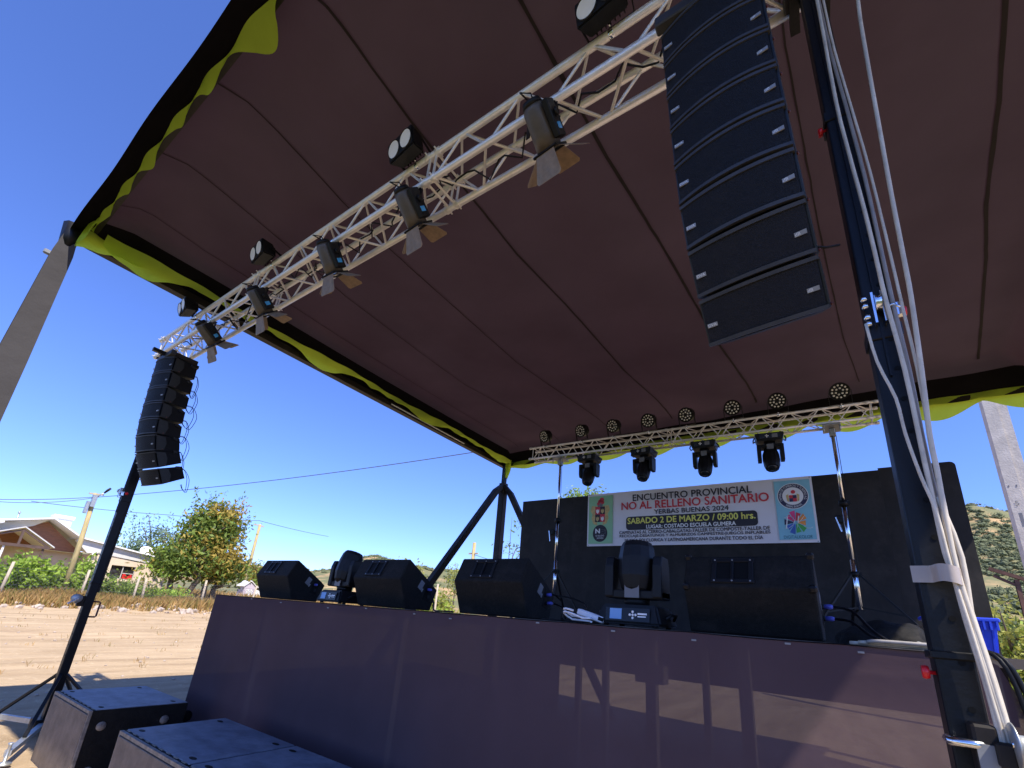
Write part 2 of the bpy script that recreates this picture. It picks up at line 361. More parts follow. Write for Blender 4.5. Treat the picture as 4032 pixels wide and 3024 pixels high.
w = bpy.data.worlds.new('World'); scene.world = w; w.use_nodes = True
wn = w.node_tree.nodes; wl = w.node_tree.links
bg = wn['Background']; sky = wn.new('ShaderNodeTexSky'); sky.sky_type = 'NISHITA'; sky.sun_disc = False
sky.sun_elevation = SUN_EL; sky.sun_rotation = math.atan2(TO_SUN.x, TO_SUN.y)
sky.air_density = 1.0; sky.dust_density = 0.; sky.ozone_density = 9.; sky.altitude = 1000
hs = wn.new('ShaderNodeMix'); hs.data_type = 'RGBA'; hs.blend_type = 'MULTIPLY'; hs.inputs['Factor'].default_value = 1.; hs.inputs['B'].default_value = (.95, .93, 1.27, 1)   # white balance of the sky
wl.new(sky.outputs['Color'], hs.inputs['A']); wl.new(hs.outputs['Result'], bg.inputs['Color'])
bg.inputs['Strength'].default_value = .15
sun_d = bpy.data.lights.new('sun', 'SUN'); sun_d.energy = 4.7; sun_d.angle = math.radians(.53); sun_d.color = (1., .94, .84)
sun = bpy.data.objects.new('sun', sun_d); COL.objects.link(sun); sun.location = (20, -8, 30)
sun.rotation_euler = (-TO_SUN).to_track_quat('-Z', 'Y').to_euler()
vs = scene.view_settings; vs.view_transform = 'Standard'; vs.look = 'None'; vs.gamma = 1; vs.exposure = .66
scene.cycles.max_bounces = 8; scene.cycles.diffuse_bounces = 4; scene.cycles.transmission_bounces = 4
scene.cycles.sample_clamp_indirect = 6.0; scene.cycles.use_denoising = True

# ------------------------------------------------------------------ ground, far ground, hills
def rng(a, b, s):
    n = max(1, round((b - a) / s)); return [a + (b - a) * i / n for i in range(n)]
xs = [-900, -600, -400, -250, -150, -100, -70, -50, -40, -34] + rng(-30, -24, .5) + rng(-24, -6, .13) + rng(-6, 10, .6) + [10, 16, 26, 40, 70, 120, 250, 500, 900]
ys = [-900, -500, -200, -80, -40, -20, -12] + rng(-8, -2, .8) + rng(-2, 14, .3) + rng(14, 30, 1.) + [30, 40, 55, 80, 130, 220, 400, 700, 900]
def gh(x, y):
    z = gz(x, y)
    if -28 < x < 12 and -10 < y < 30:
        k = min(1, max(0, (-7.5 - x) / 3))
        z += k * (.018 * math.sin(x * 9 + 1.2 * noise.noise((x * .6, y * .25, 0))) * (.4 + noise.noise((x * .5, y * .2, 3.)) ) + .03 * noise.noise((x * .8, y * .5, 7.)))
        if x < -21: z += min(1, (-21 - x) / 1.) * .16 * max(0, noise.noise((x * 1.1, y * .7, 2.)) + .35)
    return z
g = MB(); nx, ny = len(xs), len(ys)
g.add([(x, y, gh(x, y)) for y in ys for x in xs], [(j * nx + i, j * nx + i + 1, (j + 1) * nx + i + 1, (j + 1) * nx + i) for j in range(ny - 1) for i in range(nx - 1)], True)
ground = tag(g.build('ground', M['ground']), 'bare raked dirt field', kind='structure')

def interp(tab, a):
    if a <= tab[0][0]: return tab[0][1]
    for (a0, v0), (a1, v1) in zip(tab, tab[1:]):
        if a <= a1: return v0 + (v1 - v0) * (a - a0) / (a1 - a0)
    return tab[-1][1]
def hill(name, prof, a0, a1, r0, r1, r2, seed, na, nr, amp):
    def h(az, r):
        H = r1 * math.tan(math.radians(interp(prof, az)))
        t = (r - r0) / (r1 - r0)
        f = (3 * t * t - 2 * t ** 3) * .35 + .65 * t if t < 1 else 1 - .5 * min(1, (r - r1) / (r2 - r1)) ** 1.5
        x, y = r * math.sin(math.radians(az)), r * math.cos(math.radians(az))
        nn = noise.fractal((x * .012, y * .012, seed), 1., 2., 5)
        ed = min(1, (az - a0) / 6, (a1 - az) / 6)
        return V((x, y, -1.5 + max(0, ed) * (3. + (H - 1.5) * max(0, f) + (amp * nn * min(1, max(0, t) * 1.4) * (.25 if abs(t - 1) < .12 else 1)))))
    mb = MB().grid(na, nr, lambda u, v: h(a0 + (a1 - a0) * u, r0 + (r2 - r0) * v))
    o = tag(mb.build(name, M['hill']), kind='structure')
    return o, h
hill_far, hfar = hill('hill_far', [(-90, 3.), (-70, 3.2), (-58, 3.75), (-56.4, 4.1), (-53.7, 5.0), (-52.7, 5.8), (-51.1, 6.15), (-49.9, 5.9), (-48, 5.6), (-45, 5.4), (-44.2, 5.1), (-42.8, 5.3), (-41.3, 5.4), (-36, 5.2), (-28, 5.), (-10, 5.)], -92, -8, 170, 380, 620, 3., 220, 60, 5.)
hill_far['label'] = 'pale scrub hills beyond the field'
hill_near, hnear = hill('hill_near', [(-26, 6.), (-15, 9.5), (0, 11.6), (8, 12.3), (11.1, 12.1), (11.7, 12.1), (12.3, 11.75), (13.9, 11.2), (20, 9.5), (32, 7.5), (50, 5.)], -28, 56, 70, 300, 480, 9., 180, 70, 6.)
hill_near['label'] = 'steep orange hillside dotted with green scrub'

def leaf(mb, p, s, rnd, mi, droop=0.):
    d = V((rnd.gauss(0, 1), rnd.gauss(0, 1), rnd.gauss(0, 1) - droop)).normalized()
    u = V((rnd.gauss(0, 1), rnd.gauss(0, 1), rnd.gauss(0, 1))); u = (u - d * u.dot(d)).normalized()
    a = d * s; b = u * s * .42
    mb.add([p - a * .5, p + b * .5 - a * .05, p + a * .5, p - b * .5 - a * .05], [(0, 1, 2, 3)], False, mi)
def blob(mb, c, r, seed, mi=0):
    bm = bmesh.new(); bmesh.ops.create_icosphere(bm, subdivisions=2, radius=1.)
    for v in bm.verts:
        k = 1 + .45 * noise.noise(v.co * 1.7 + V((seed, seed * .7, 0))); v.co = v.co * k
    mb.bm(bm, Matrix.Translation(c) @ Matrix.Diagonal((r, r, r * .75, 1)), smooth=False, mi=mi)
rs = random.Random(4)
mb = MB()
for i in range(1500):
    az = rs.uniform(8.5, 16.5); r = rs.uniform(85, 305)
    p = hnear(az, r)
    if noise.noise((p.x * .03, p.y * .03, 1.)) < -.25: continue
    R_ = rs.uniform(.4, 1.5) * (.55 + r / 420)
    for k in range(3): blob(mb, p + V((rs.gauss(0, .5) * R_, rs.gauss(0, .5) * R_, .1 + rs.uniform(0, .35) * R_)), R_ * rs.uniform(.3, .62), i + k)
    for k in range(26): leaf(mb, p + V((rs.gauss(0, .6), rs.gauss(0, .6), abs(rs.gauss(.3, .35)))) * R_, .55, rs, 0)
tag(mb.build('hill_scrub', M['hill_shrub']), 'rounded olive scrub spread over the steep hillside', kind='stuff')
mb = MB()
for i in range(650):
    az = rs.uniform(-60, -39); r = rs.uniform(200, 392)
    if i < 60: az = rs.uniform(-53.5, -48.5); r = rs.uniform(370, 384)
    p = hfar(az, r)
    if i >= 60 and noise.noise((p.x * .02, p.y * .02, 4.)) < -.1: continue
    R_ = rs.uniform(1.0, 2.4)
    for k in range(2): blob(mb, p + V((rs.gauss(0, .5) * R_, rs.gauss(0, .5) * R_, .2)), R_ * rs.uniform(.45, .8), i + k)
    for k in range(12): leaf(mb, p + V((rs.gauss(0, .6), rs.gauss(0, .6), abs(rs.gauss(.3, .4)))) * R_, .9, rs, 0)
tag(mb.build('hill_scrub', M['hill_shrub']), 'dark scrub and small trees on the far pale hills', kind='stuff')

# radio masts on the hillside crest
def antenna(az, h, label, wdt):
    p = hnear(az, 296)
    t = thing('radio_mast', label, 'radio mast', 'radio masts on the hill crest', loc=p)
    m_ = MB()
    for sx, sy in ((-1, -1), (1, -1), (0, 1.2)): m_.bar((sx * wdt, sy * wdt, -1), (sx * wdt * .5, sy * wdt * .5, h), .16)
    for k in range(int(h / 1.4)):
        z = k * 1.4; m_.bar((-wdt, -wdt, z), (wdt * .8, -wdt * .8, z + 1.4), .1)
    m_.build('lattice', M['wire'], t)
    d = MB()
    for k, z in enumerate((h * .95, h * .7)): d.lathe([(.1, 0), (.75, .2), (.8, .5)], Matrix.Translation((0, -.6, z)) @ Matrix.Rotation(PI / 2, 4, 'X'), 10)
    d.build('dish', M['white_paint'], t)
antenna(12.68, 4.6, 'tallest lattice radio mast on the hill crest', .45)
antenna(12.87, 1.8, 'short mast beside the tallest one on the crest', .4)
antenna(13.1, 1.7, 'short stubby mast right of the tallest one', .45)
antenna(13.72, 1.5, 'small mast farthest right on the crest beside the concrete pole', .3)

# ------------------------------------------------------------------ vegetation
def crown(mb, c, rad, nclump, per, ls, rnd, pick, shell=.55, cr=.35, droop=.3):
    for k in range(nclump):
        d = V((rnd.gauss(0, 1), rnd.gauss(0, 1), rnd.gauss(0, 1))).normalized()
        q = rnd.uniform(shell ** 3, 1) ** (1 / 3) * (.85 + .3 * noise.noise(d * 2.3 + V(c)))
        p = V((c[0] + d.x * rad[0] * q, c[1] + d.y * rad[1] * q, c[2] + d.z * rad[2] * q))
        mi = pick(p, rnd)
        for i in range(per):
            o = V((rnd.gauss(0, 1), rnd.gauss(0, 1), rnd.gauss(0, .8))) * cr * .5
            leaf(mb, p + o, ls * rnd.uniform(.6, 1.3), rnd, mi, droop)
def shoots(mb, base, tip, n, ls, rnd, mi, spread=.12):
    for i in range(n):
        t = i / n; p = V(base).lerp(V(tip), t) + V((rnd.gauss(0, spread), rnd.gauss(0, spread), rnd.gauss(0, spread))) * (1 - .6 * t)
        leaf(mb, p, ls * rnd.uniform(.6, 1.2), rnd, mi, -.8)
def trunk(mb, base, top, r0, r1, rnd, nb=5, blen=1.2):
    b, t = V(base), V(top); pts = [b.lerp(t, i / 5) + V((rnd.gauss(0, .05), rnd.gauss(0, .05), 0)) * (t - b).length * .4 * (i > 0) for i in range(6)]
    mb.tube(pts, [r0 + (r1 - r0) * i / 5 for i in range(6)], 7)
    for k in range(nb):
        q = pts[2 + k % 4]; d = V((rnd.gauss(0, 1), rnd.gauss(0, 1), abs(rnd.gauss(.9, .4)))).normalized() * blen * rnd.uniform(.7, 1.2)
        mb.tube([q, q + d * .5 + V((0, 0, .05)), q + d], [r1 * .9, r1 * .6, r1 * .25], 5)

# the big autumn tree beside the house
rnd = random.Random(11)
bx, by = -27.4, 10.7; bz = gz(bx, by)
t = thing('autumn_tree', 'big bushy tree turning yellow and orange beside the house', 'tree', loc=(bx, by, bz))
tr = MB()
for dx, dy, h in ((-.3, -.7, 2.6), (.2, -.1, 3.4), (.1, .5, 2.8), (0, 1.0, 2.3)): trunk(tr, (dx, dy, -.2), (dx * 1.6, dy * 1.5, h), .16, .07, rnd, 5, 1.3)
tr.build('trunk', M['bark'], t)
cr_ = MB()
def pick_big(p, r):
    k = noise.noise((p.y * .8, p.z * .9, 3.)) + .25 * (p.y) * .35 + .06 * (p.z - 2)
    return 1 if k + r.gauss(0, .22) > .12 else (2 if r.random() < .15 else (3 if p.z < 1.6 and p.y < -1 else 0))
def bigc(c, rad, n): crown(cr_, c, rad, n, 26, .24, rnd, pick_big, .45, .62)
bigc((0, 0, 2.25), (1.75, 2.2, 1.3), 210); bigc((0, .15, 3.5), (1.4, 1.5, 1.3), 150); bigc((0, .1, 4.6), (.9, 1.05, .9), 60)
bigc((.2, -1.4, 1.75), (.9, .85, .65), 40); bigc((.2, 1.5, 1.95), (1., .9, .75), 50); bigc((0, .85, 4.3), (.6, .55, 1.0), 34)
for k in range(26):
    a = rnd.uniform(-1.1, 1.3); shoots(cr_, (rnd.uniform(-.5, .5), a * .9, 4.6 + rnd.uniform(-.6, .4)), (rnd.uniform(-.7, .7), a * 1.35 + .15, 5.5 + rnd.uniform(-.3, .75)), 16, .2, rnd, 0 if a < .2 else rnd.choice((0, 1)))
for k in range(10): shoots(cr_, (0, 1.5, 2.4 + k * .22), (rnd.uniform(-.4, .4), 2.3 + rnd.uniform(-.2, .2), 3.1 + k * .25), 12, .2, rnd, 0)
cr_.build('crown', [M['leaf_green'], M['leaf_yellow'], M['leaf_dark'], M['leaf_lime']], t)

def simple_tree(name, label, x, y, h, rad, mats, n, per, ls, seed, cat='tree', group=None, cr=.5, shell=.35, trunk_r=.1, z0=.35, droop=.3, base=None, upright=0):
    r = random.Random(seed); z = gz(x, y) if base is None else base
    t = thing(name, label, cat, group, loc=(x, y, z))
    tb = MB(); trunk(tb, (0, 0, -.2), (r.gauss(0, .1), r.gauss(0, .1), h * .7), trunk_r, trunk_r * .45, r, 7, rad[2] * .8); tb.build('trunk', M['bark'], t)
    cb = MB(); nm = len(mats)
    for k in range(4):
        f = .62 if k else 1.
        c = (r.gauss(0, .28) * rad[0] * (k > 0), r.gauss(0, .45) * rad[1] * (k > 0), h - rad[2] * (1.05 if k == 0 else r.uniform(.65, 1.5)))
        crown(cb, c, [q * f for q in rad], int(n * (.4 if k == 0 else .2)), per, ls, r, lambda p, rr: min(nm - 1, int(abs(rr.gauss(0, .9)))), shell, cr, droop)
    for k in range(upright):
        q = V((r.gauss(0, .5) * rad[0], r.gauss(0, .5) * rad[1], h - rad[2] * .8)); shoots(cb, q, q * 1.0 + V((r.gauss(0, .2), r.gauss(0, .2), rad[2] * r.uniform(.8, 1.1))), 14, ls, r, 0)
    cb.build('crown', [M[m] for m in mats], t)
    return t
#T
simple_tree('blue_green_tree', 'hazy blue green tree rising behind the house roof', -34., 10.2, 4.5, (1.2, 1.9, 1.7), ['leaf_blue', 'leaf_dark'], 160, 18, .2, 21, cr=.45, shell=.2, upright=18)
simple_tree('small_round_tree', 'small rounded green tree behind the leaning pole', -52., 26.3, 4.6, (1.6, 1.5, 1.9), ['leaf_green', 'leaf_yellow'], 90, 20, .3, 22, cr=.7)
simple_tree('willow_shrub', 'yellow green willow between second and third monitor wedges', -17.6, 16.4, 3.15, (.9, 1.05, 1.5), ['leaf_willow', 'leaf_lime'], 130, 22, .2, 23, cr=.45, droop=-.6, upright=22, base=.6)
simple_tree('willow_shrub', 'low yellow green bush behind the slanting back brace', -19.5, 20.8, 2.1, (1.3, 1.5, 1.15), ['leaf_willow', 'leaf_lime'], 110, 22, .22, 24, cr=.5, droop=-.5, upright=14, base=.7)
simple_tree('tall_poplar', 'tall bright green tree showing above the black backdrop', -12.2, 25.2, 10.0, (2.1, 1.6, 2.2), ['leaf_lime', 'leaf_green'], 210, 22, .26, 25, cr=.55, shell=.3, trunk_r=.16, base=.2)
simple_tree('sapling', 'thin sparse sapling at the left edge of the backdrop', -11.4, 16.6, 5.9, (.85, .7, 2.5), ['leaf_green', 'leaf_blue'], 60, 9, .17, 26, cr=.4, shell=.2, trunk_r=.045, base=.3)
simple_tree('willow_shrub', 'bright yellow green bush below the right hillside', 4.15, 20.4, 3.25, (1.6, 1.3, 1.7), ['leaf_willow', 'leaf_lime'], 220, 24, .2, 27, cr=.5, droop=-.5, upright=26, base=-.2)
simple_tree('dark_bush', 'dark green bush at the foot of the right hillside', 5.9, 27.5, 3.6, (2., 1.6, 1.6), ['leaf_dark', 'leaf_green'], 120, 20, .3, 28, cr=.6, base=-.2)
simple_tree('feathery_shrub', 'low feathery shrub beside the small distant pole', -19.9, 22.6, 3.75, (.9, 1.0, 1.0), ['leaf_willow', 'leaf_blue'], 60, 14, .17, 29, cr=.5, shell=.1, trunk_r=.05, droop=-.7, upright=16, base=.7)

# vines and bushes along the fence
def hedge(name, label, pts, h, mats, n, per, ls, seed, cr=.4, group=None):
    r = random.Random(seed); x0, y0 = pts[0]; t = thing(name, label, 'bush', group, loc=(x0, y0, gz(x0, y0)))
    sb = MB(); cb = MB(); nm = len(mats)
    for k in range(5):
        x, y = [pts[0][i] + (pts[1][i] - pts[0][i]) * (k + .5) / 5 for i in (0, 1)]
        b = V((x - x0, y - y0, gz(x, y) - gz(x0, y0) - .1)); sb.tube([b, b + V((r.gauss(0, .1), r.gauss(0, .1), h * .45)), b + V((r.gauss(0, .25), r.gauss(0, .25), h * .8))], [.03, .022, .01], 5)
    for k in range(n):
        u = r.random(); x, y = [pts[0][i] + (pts[1][i] - pts[0][i]) * u for i in (0, 1)]
        hh = h * (.72 + .45 * noise.noise((u * 6, seed, 0))); p = V((x - x0 + r.gauss(0, .35), y - y0 + r.gauss(0, .15), gz(x, y) - gz(x0, y0) + hh * r.uniform(.08, 1) ** .8))
        mi = min(nm - 1, int(abs(r.gauss(0, .8))))
        for i in range(per): leaf(cb, p + V((r.gauss(0, 1), r.gauss(0, 1), r.gauss(0, .8))) * cr * .5, ls * r.uniform(.6, 1.3), r, mi, .4)
    sb.build('stem', M['bark'], t); cb.build('foliage', [M[m] for m in mats], t); return t
hedge('vine_hedge', 'thick leafy vine covering the fence in front of the porch', [(-24.2, 3.0), (-24.6, 5.9)], 1.75, ['leaf_lime', 'leaf_green', 'leaf_dark'], 190, 26, .19, 31, .42)
hedge('vine_hedge', 'lower straggly vine under the house window', [(-24.3, 5.9), (-24.6, 8.0)], 1.15, ['leaf_green', 'leaf_lime', 'weed'], 110, 24, .16, 32, .4)
hedge('rose_bush', 'thin leggy bush in front of the house window', [(-26.3, 7.0), (-26.4, 8.4)], 1.25, ['leaf_green', 'weed'], 34, 14, .12, 33, .35)
hedge('bright_shrub', 'bright green low shrub at the foot of the autumn tree', [(-25.0, 8.2), (-25.0, 9.6)], .9, ['leaf_lime', 'leaf_green'], 45, 22, .16, 34, .4)

# dry grass in a strip along the fence, weeds on the field, stones
r = random.Random(5)
def blades(n, region, hh, mats, name, label, wd=.012):
    mb = MB()
    for i in range(n):
        x, y = region(r); z = gh(x, y) - .02
        for k in range(5):
            a = r.uniform(0, 2 * PI); l = hh * r.uniform(.4, 1.2); dx, dy = math.cos(a) * l * .45, math.sin(a) * l * .45
            b = V((x + r.gauss(0, .06), y + r.gauss(0, .06), z)); s = V((math.sin(a), -math.cos(a), 0)) * wd * r.uniform(.7, 1.5)
            mb.add([b - s, b + s, b + V((dx * .5, dy * .5, l * .65)) + s * .7, b + V((dx, dy, l)), b + V((dx * .5, dy * .5, l * .65)) - s * .7], [(0, 1, 2, 3, 4)], False, r.choice((0, 0, 0, 1)))
    return tag(mb.build(name, [M[m] for m in mats]), label, kind='stuff')
def strip(r):
    y = r.uniform(1.5, 13.5); return (-22.6 + r.gauss(0, .55) - .03 * y - max(0, r.gauss(0, 1.)), y)
blades(2600, strip, .42, ['straw', 'weed'], 'dry_grass', 'dry straw grass along the foot of the fence', .02)
def beyond(r): return (r.uniform(-52, -24), r.uniform(3, 30))
blades(2400, beyond, .55, ['straw', 'weed'], 'dry_grass', 'dry tall grass behind the fence around the trees', .03)
def field(r):
    x = -10.2 - 12 * r.random(); return (x, r.uniform(1.5, 9))
blades(130, field, .10, ['straw', 'weed'], 'field_weeds', 'scattered dry weeds and stubble on the raked field', .006)
mb = MB()
for i in range(420):
    x = r.gauss(-22.1, .5); y = r.uniform(1.5, 13); s = abs(r.gauss(.04, .05)) + .03
    if i > 260: x, y, s = r.uniform(-21, -7), r.uniform(1, 9), r.uniform(.012, .035)
    bm = bmesh.new(); bmesh.ops.create_icosphere(bm, subdivisions=1, radius=s)
    for v in bm.verts: v.co *= r.uniform(.75, 1.2)
    mb.bm(bm, Matrix.Translation((x, y, gh(x, y) + s * .3)) @ Matrix.Diagonal((1, 1, .7, 1)))
tag(mb.build('field_stones', M['stone']), 'loose stones along the field edge', kind='stuff')
# ------------------------------------------------------------------ fence
rf = random.Random(8)
FP = [(-23.1, 1.6, 1.35), (-23.0, 3.35, 1.35), (-23.1, 5.45, 1.3), (-23.2, 7.10, 1.22), (-23.2, 7.42, 1.15), (-23.0, 9.52, 1.3), (-23.3, 11.8, 1.25)]
ft = thing('wire_fence', 'rustic netting fence on grey wooden posts along the field', 'fence', loc=(-23.1, 3.35, gz(-23.1, 3.35)))
fo = V(ft.location)
for x, y, h in FP:
    z = gz(x, y); dx = rf.gauss(0, .05); dy = rf.gauss(-.02, .06)
    MB().tube([V((x, y, z - .2)) - fo, V((x + dx * .5, y + dy * .5, z + h * .5)) - fo, V((x + dx, y + dy, z + h)) - fo], [.05, .047, .042], 7).build('post', M['post_wood'], ft)
nb = MB()
for (x0, y0, h0), (x1, y1, h1) in zip(FP, FP[1:]):
    L_ = max(.2, abs(y1 - y0)); n = max(2, int(L_ / .14))
    def P(u, v): 
        x = x0 + (x1 - x0) * u; y = y0 + (y1 - y0) * u
        return V((x + .05, y, gz(x, y) + .05 + v * ((h0 + (h1 - h0) * u) * .86 - .05 - .12 * math.sin(PI * u)))) - fo
    for k in range(n):
        for j in range(8):
            u = k / n; du = 1 / n; v = j / 8; dv = 1 / 8
            nb.bar(P(u, v), P(u + du / 2, v + dv), .007); nb.bar(P(u + du / 2, v + dv), P(u + du, v), .007)
    for v in (0., .5, 1.): nb.bar(P(0, v), P(1, v), .009)
nb.build('netting', M['wire'], ft)

# ------------------------------------------------------------------ house behind the fence
hx = -30.
hb = gz(hx, 6.) - .05
ht = thing('house', 'cream single storey house with white roof and plank gable', 'house', loc=(hx, 6., hb))
def H(y, z, x=0.): return (x, y - 6., z - hb)
# side wall with window opening (front plane x=0), gable recess to its left
def wall_poly(mb, poly, x0, x1): mb.prism([(y - 6., z - hb) for y, z in poly], x0, x1)
wb = MB()
wall_poly(wb, [(6.9, hb - .3), (7.87, hb - .3), (7.87, 2.97), (6.9, 2.97)], -.2, 0)
wall_poly(wb, [(8.89, hb - .3), (10.3, hb - .3), (10.3, 2.80), (8.89, 2.82)], -.2, 0)
wall_poly(wb, [(7.87, 2.555), (8.89, 2.565), (8.89, 2.82), (7.87, 2.97)], -.2, 0)
wall_poly(wb, [(7.87, hb - .3), (8.89, hb - .3), (8.89, 1.90), (7.87, 1.92)], -.2, 0)
wall_poly(wb, [(2.2, hb - .3), (6.9, hb - .3), (6.9, 2.95), (2.2, 2.95)], -1.6, -1.4)
wall_poly(wb, [(10.2, hb - .3), (10.3, hb - .3), (10.3, 2.8), (10.2, 2.8)], -6, -.2)
wall_poly(wb, [(6.9, hb - .3), (7.1, hb - .3), (7.1, 2.95), (6.9, 2.95)], -1.4, -.2)
wb.build('wall', M['house_wall'], ht)
MB().prism([(y - 6., z - hb) for y, z in [(6.74, 2.975), (7.2, 3.02), (9.7, 2.80), (9.7, 3.12), (6.3, 3.60), (6.2, 3.5)]], -.25, .04).build('fascia', M['house_pale'], ht)
gp = MB(); gp.prism([(y - 6., z - hb) for y, z in [(4.0, 2.96), (6.8, 2.96), (6.55, 3.1), (5.16, 4.22), (4.3, 3.85), (3.6, 3.55)]], -1.35, -.9)
gp.build('plank_gable', M['house_wood'], ht)
rb = MB()
def slab(a, b, x0, x1, th=.07):
    (y0, z0), (y1, z1) = a, b
    rb.prism([(y0 - 6, z0 - hb), (y1 - 6, z1 - hb), (y1 - 6, z1 - hb + th), (y0 - 6, z0 - hb + th)], x0, x1)
slab((1.2, 3.30), (5.134, 4.30), -7, .25); slab((5.134, 4.30), (6.25, 3.64), -7, .25); slab((6.25, 3.62), (9.85, 3.12), -7, .22)
slab((1.2, 3.30), (3.5, 3.74), -.1, 1.2)
rb.prism([(y - 6., z - hb) for y, z in [(1.2, 2.55), (3.43, 3.18), (4.06, 3.64), (4.70, 3.93), (5.134, 4.30), (5.134, 4.38), (3.526, 3.84), (1.2, 3.40)]], -.88, -.80)
roof_ = rb.build('roof', M['house_white'], ht)
cb = MB(); cb.box(H(5.86, 4.40, -2.2), (.55, .62, .6)); cb.box(H(5.83, 4.66, -2.2), (.7, .82, .17), bevel=.02); cb.build('chimney', M['house_white'], roof_)
fl = MB(); fl.tube([H(4.31, 3.9, -2.5), H(4.30, 4.56, -2.5)], .035, 8); fl.lathe([(.06, 0), (.06, .05), (.02, .1)], Matrix.Translation(H(4.30, 4.56, -2.5)), 8); fl.build('flue', M['galv'], roof_)
pr = MB()
def pslab(a, b, x0, x1, th=.05):
    (y0, z0), (y1, z1) = a, b
    pr.prism([(y0 - 6, z0 - hb), (y1 - 6, z1 - hb), (y1 - 6, z1 - hb + th), (y0 - 6, z0 - hb + th)], x0, x1)
pslab((2.2, 2.75), (4.06, 3.60), -1.2, 2.0); pslab((4.06, 3.60), (5.18, 2.90), -1.2, 2.0)
pr.build('porch_roof', M['house_pale'], ht)
pt = MB(); pt.bar(H(2.3, 2.80, 1.9), H(5.05, 2.88, 1.9), .09, .12); pt.bar(H(4.06, 2.86, 1.9), H(4.06, 3.5, 1.9), .08); pt.bar(H(2.6, 2.86, 1.9), H(4.06, 3.5, 1.9), .07); pt.bar(H(4.06, 3.5, 1.9), H(4.98, 2.92, 1.9), .07)
pt.build('porch_truss', M['house_timber'], ht)
for y, m_ in ((3.68, 'white_paint'), (4.87, 'house_timber'), (2.3, 'house_timber')): MB().bar(H(y, hb - .2, 1.85), H(y, 2.82, 1.85), .07).build('porch_post', M[m_], ht)
wf = MB()
for a, b in (((7.87, 1.92), (8.89, 1.90)), ((7.87, 2.555), (8.89, 2.565)), ((7.87, 1.9), (7.87, 2.56)), ((8.89, 1.9), (8.89, 2.57)), ((8.38, 1.9), (8.38, 2.56)), ((8.38, 2.2), (8.89, 2.2))): wf.bar(H(*a, -.08), H(*b, -.08), .035)
win = wf.build('window', M['win_frame'], ht)
MB().box(H(8.38, 2.23, -.13), (.01, 1.03, .68)).build('pane', M['glass'], win)
rc = MB().grid(12, 8, lambda u, v: V(H(8.42 + u * .42, 1.93 + v * (.2 + .06 * math.sin(u * 9)), -.03 + .05 * math.sin(u * 14 + v * 3))))
tag(rc.build('red_cloth', M['cloth_red'], loc=(hx, 6., hb)), 'red cloth hung on the house window sill', 'cloth')
dsh = thing('satellite_dish', 'white satellite dish on the right end of the house roof', 'satellite dish', loc=(hx - .8, 9.35, 3.23))
MB().lathe([(.02, 0), (.2, .02), (.3, .06), (.34, .1)], Matrix.Translation((0, 0, .2)) @ Matrix.Rotation(.9, 4, 'Y'), 18).build('reflector', M['white_paint'], dsh)
MB().tube([(0, 0, -.05), (0, 0, .2)], .02, 6).build('mount', M['galv'], dsh)
fd = thing('flood_light', 'small white flood light under the house eaves', 'flood light', loc=(hx + .1, 6.98, 2.97))
fb = MB(); fb.lathe([(.03, -.06), (.07, .03), (.075, .06)], Matrix.Rotation(PI / 2, 4, 'Y'), 10); fb.build('lamp_head', M['white_paint'], fd)
MB().bar((-.1, .14, 0), (.04, .14, -.06), .06).build('sensor', M['plastic_black'], fd)

# ------------------------------------------------------------------ little mauve shed
sx_, sy_ = -38., 18.9; sz = gz(sx_, sy_)
st = thing('garden_shed', 'little mauve shed with arched front beside the leaning pole', 'shed', loc=(sx_, sy_, sz))
MB().prism([(-.42, -.2), (.45, -.2), (.45, .95), (.3, 1.2), (0, 1.35), (-.28, 1.2), (-.42, .95)], -1., 0).build('front', M['mauve'], st)
MB().prism([(.45, -.2), (1.4, -.2), (1.4, .75), (.45, .85)], -1.1, -.05).build('side_wall', M['white_paint'], st)
MB().prism([(-.5, 1.), (0, 1.45), (.5, 1.05), (1.5, .82), (1.5, .88), (.5, 1.12), (0, 1.52), (-.55, 1.04)], -1.2, .08).build('roof', M['leaf_dark'] if False else M['house_pale'], st)
MB().box((.005, .03, .35), (.02, .5, 1.)).build('door', M['house_pale'], st)

# ------------------------------------------------------------------ poles and wires
p1 = thing('utility_pole', 'wooden pole with street lamp and boxes in front of the house', 'utility pole', 'wooden utility poles', loc=(-24., 5.16, gz(-24, 5.16)))
zb = p1.location.z
MB().tube([(0, 0, -.3), (0, -.06, 2.1), (0, -.16, 4.33 - .1)], [.10, .088, .075], 10).build('pole', M['pole_wood'], p1)
MB().box((.1, -.30, 3.62), (.14, .1, .48), bevel=.01).build('meter_box', M['galv'], p1)
MB().box((.1, -.16, 3.9), (.16, .14, .5), bevel=.01).build('meter_box', M['galv'], p1)
MB().tube([(.05, -.13, 4.0), (.1, -.02, 4.2), (.12, .1, 4.33)], .022, 6).build('lamp_arm', M['galv'], p1)
MB().tube([(.1, .06, 4.28), (.14, .14, 4.42), (.18, .2, 4.52)], [.03, .05, .04], 8).build('street_lamp', M['steel_brownblack'], p1)
MB().bar((0, -.35, 4.18), (0, .1, 4.22), .06).build('crossarm', M['post_wood'], p1)
p2 = thing('utility_pole', 'plain pale wooden pole leaning beside the autumn tree', 'utility pole', 'wooden utility poles', loc=(-40., 19.36, gz(-40, 19.36)))
MB().tube([(0, 0, -.3), (0, .03, 3.), (0, .06, 6.25)], [.15, .13, .11], 10).build('pole', M['pole_wood'], p2)
MB().bar((0, -.45, 6.15), (0, .4, 6.13), .09).build('crossarm', M['post_wood'], p2)
px, py_ = 55 * math.sin(math.radians(-39.6)), 55 * math.cos(math.radians(-39.6))
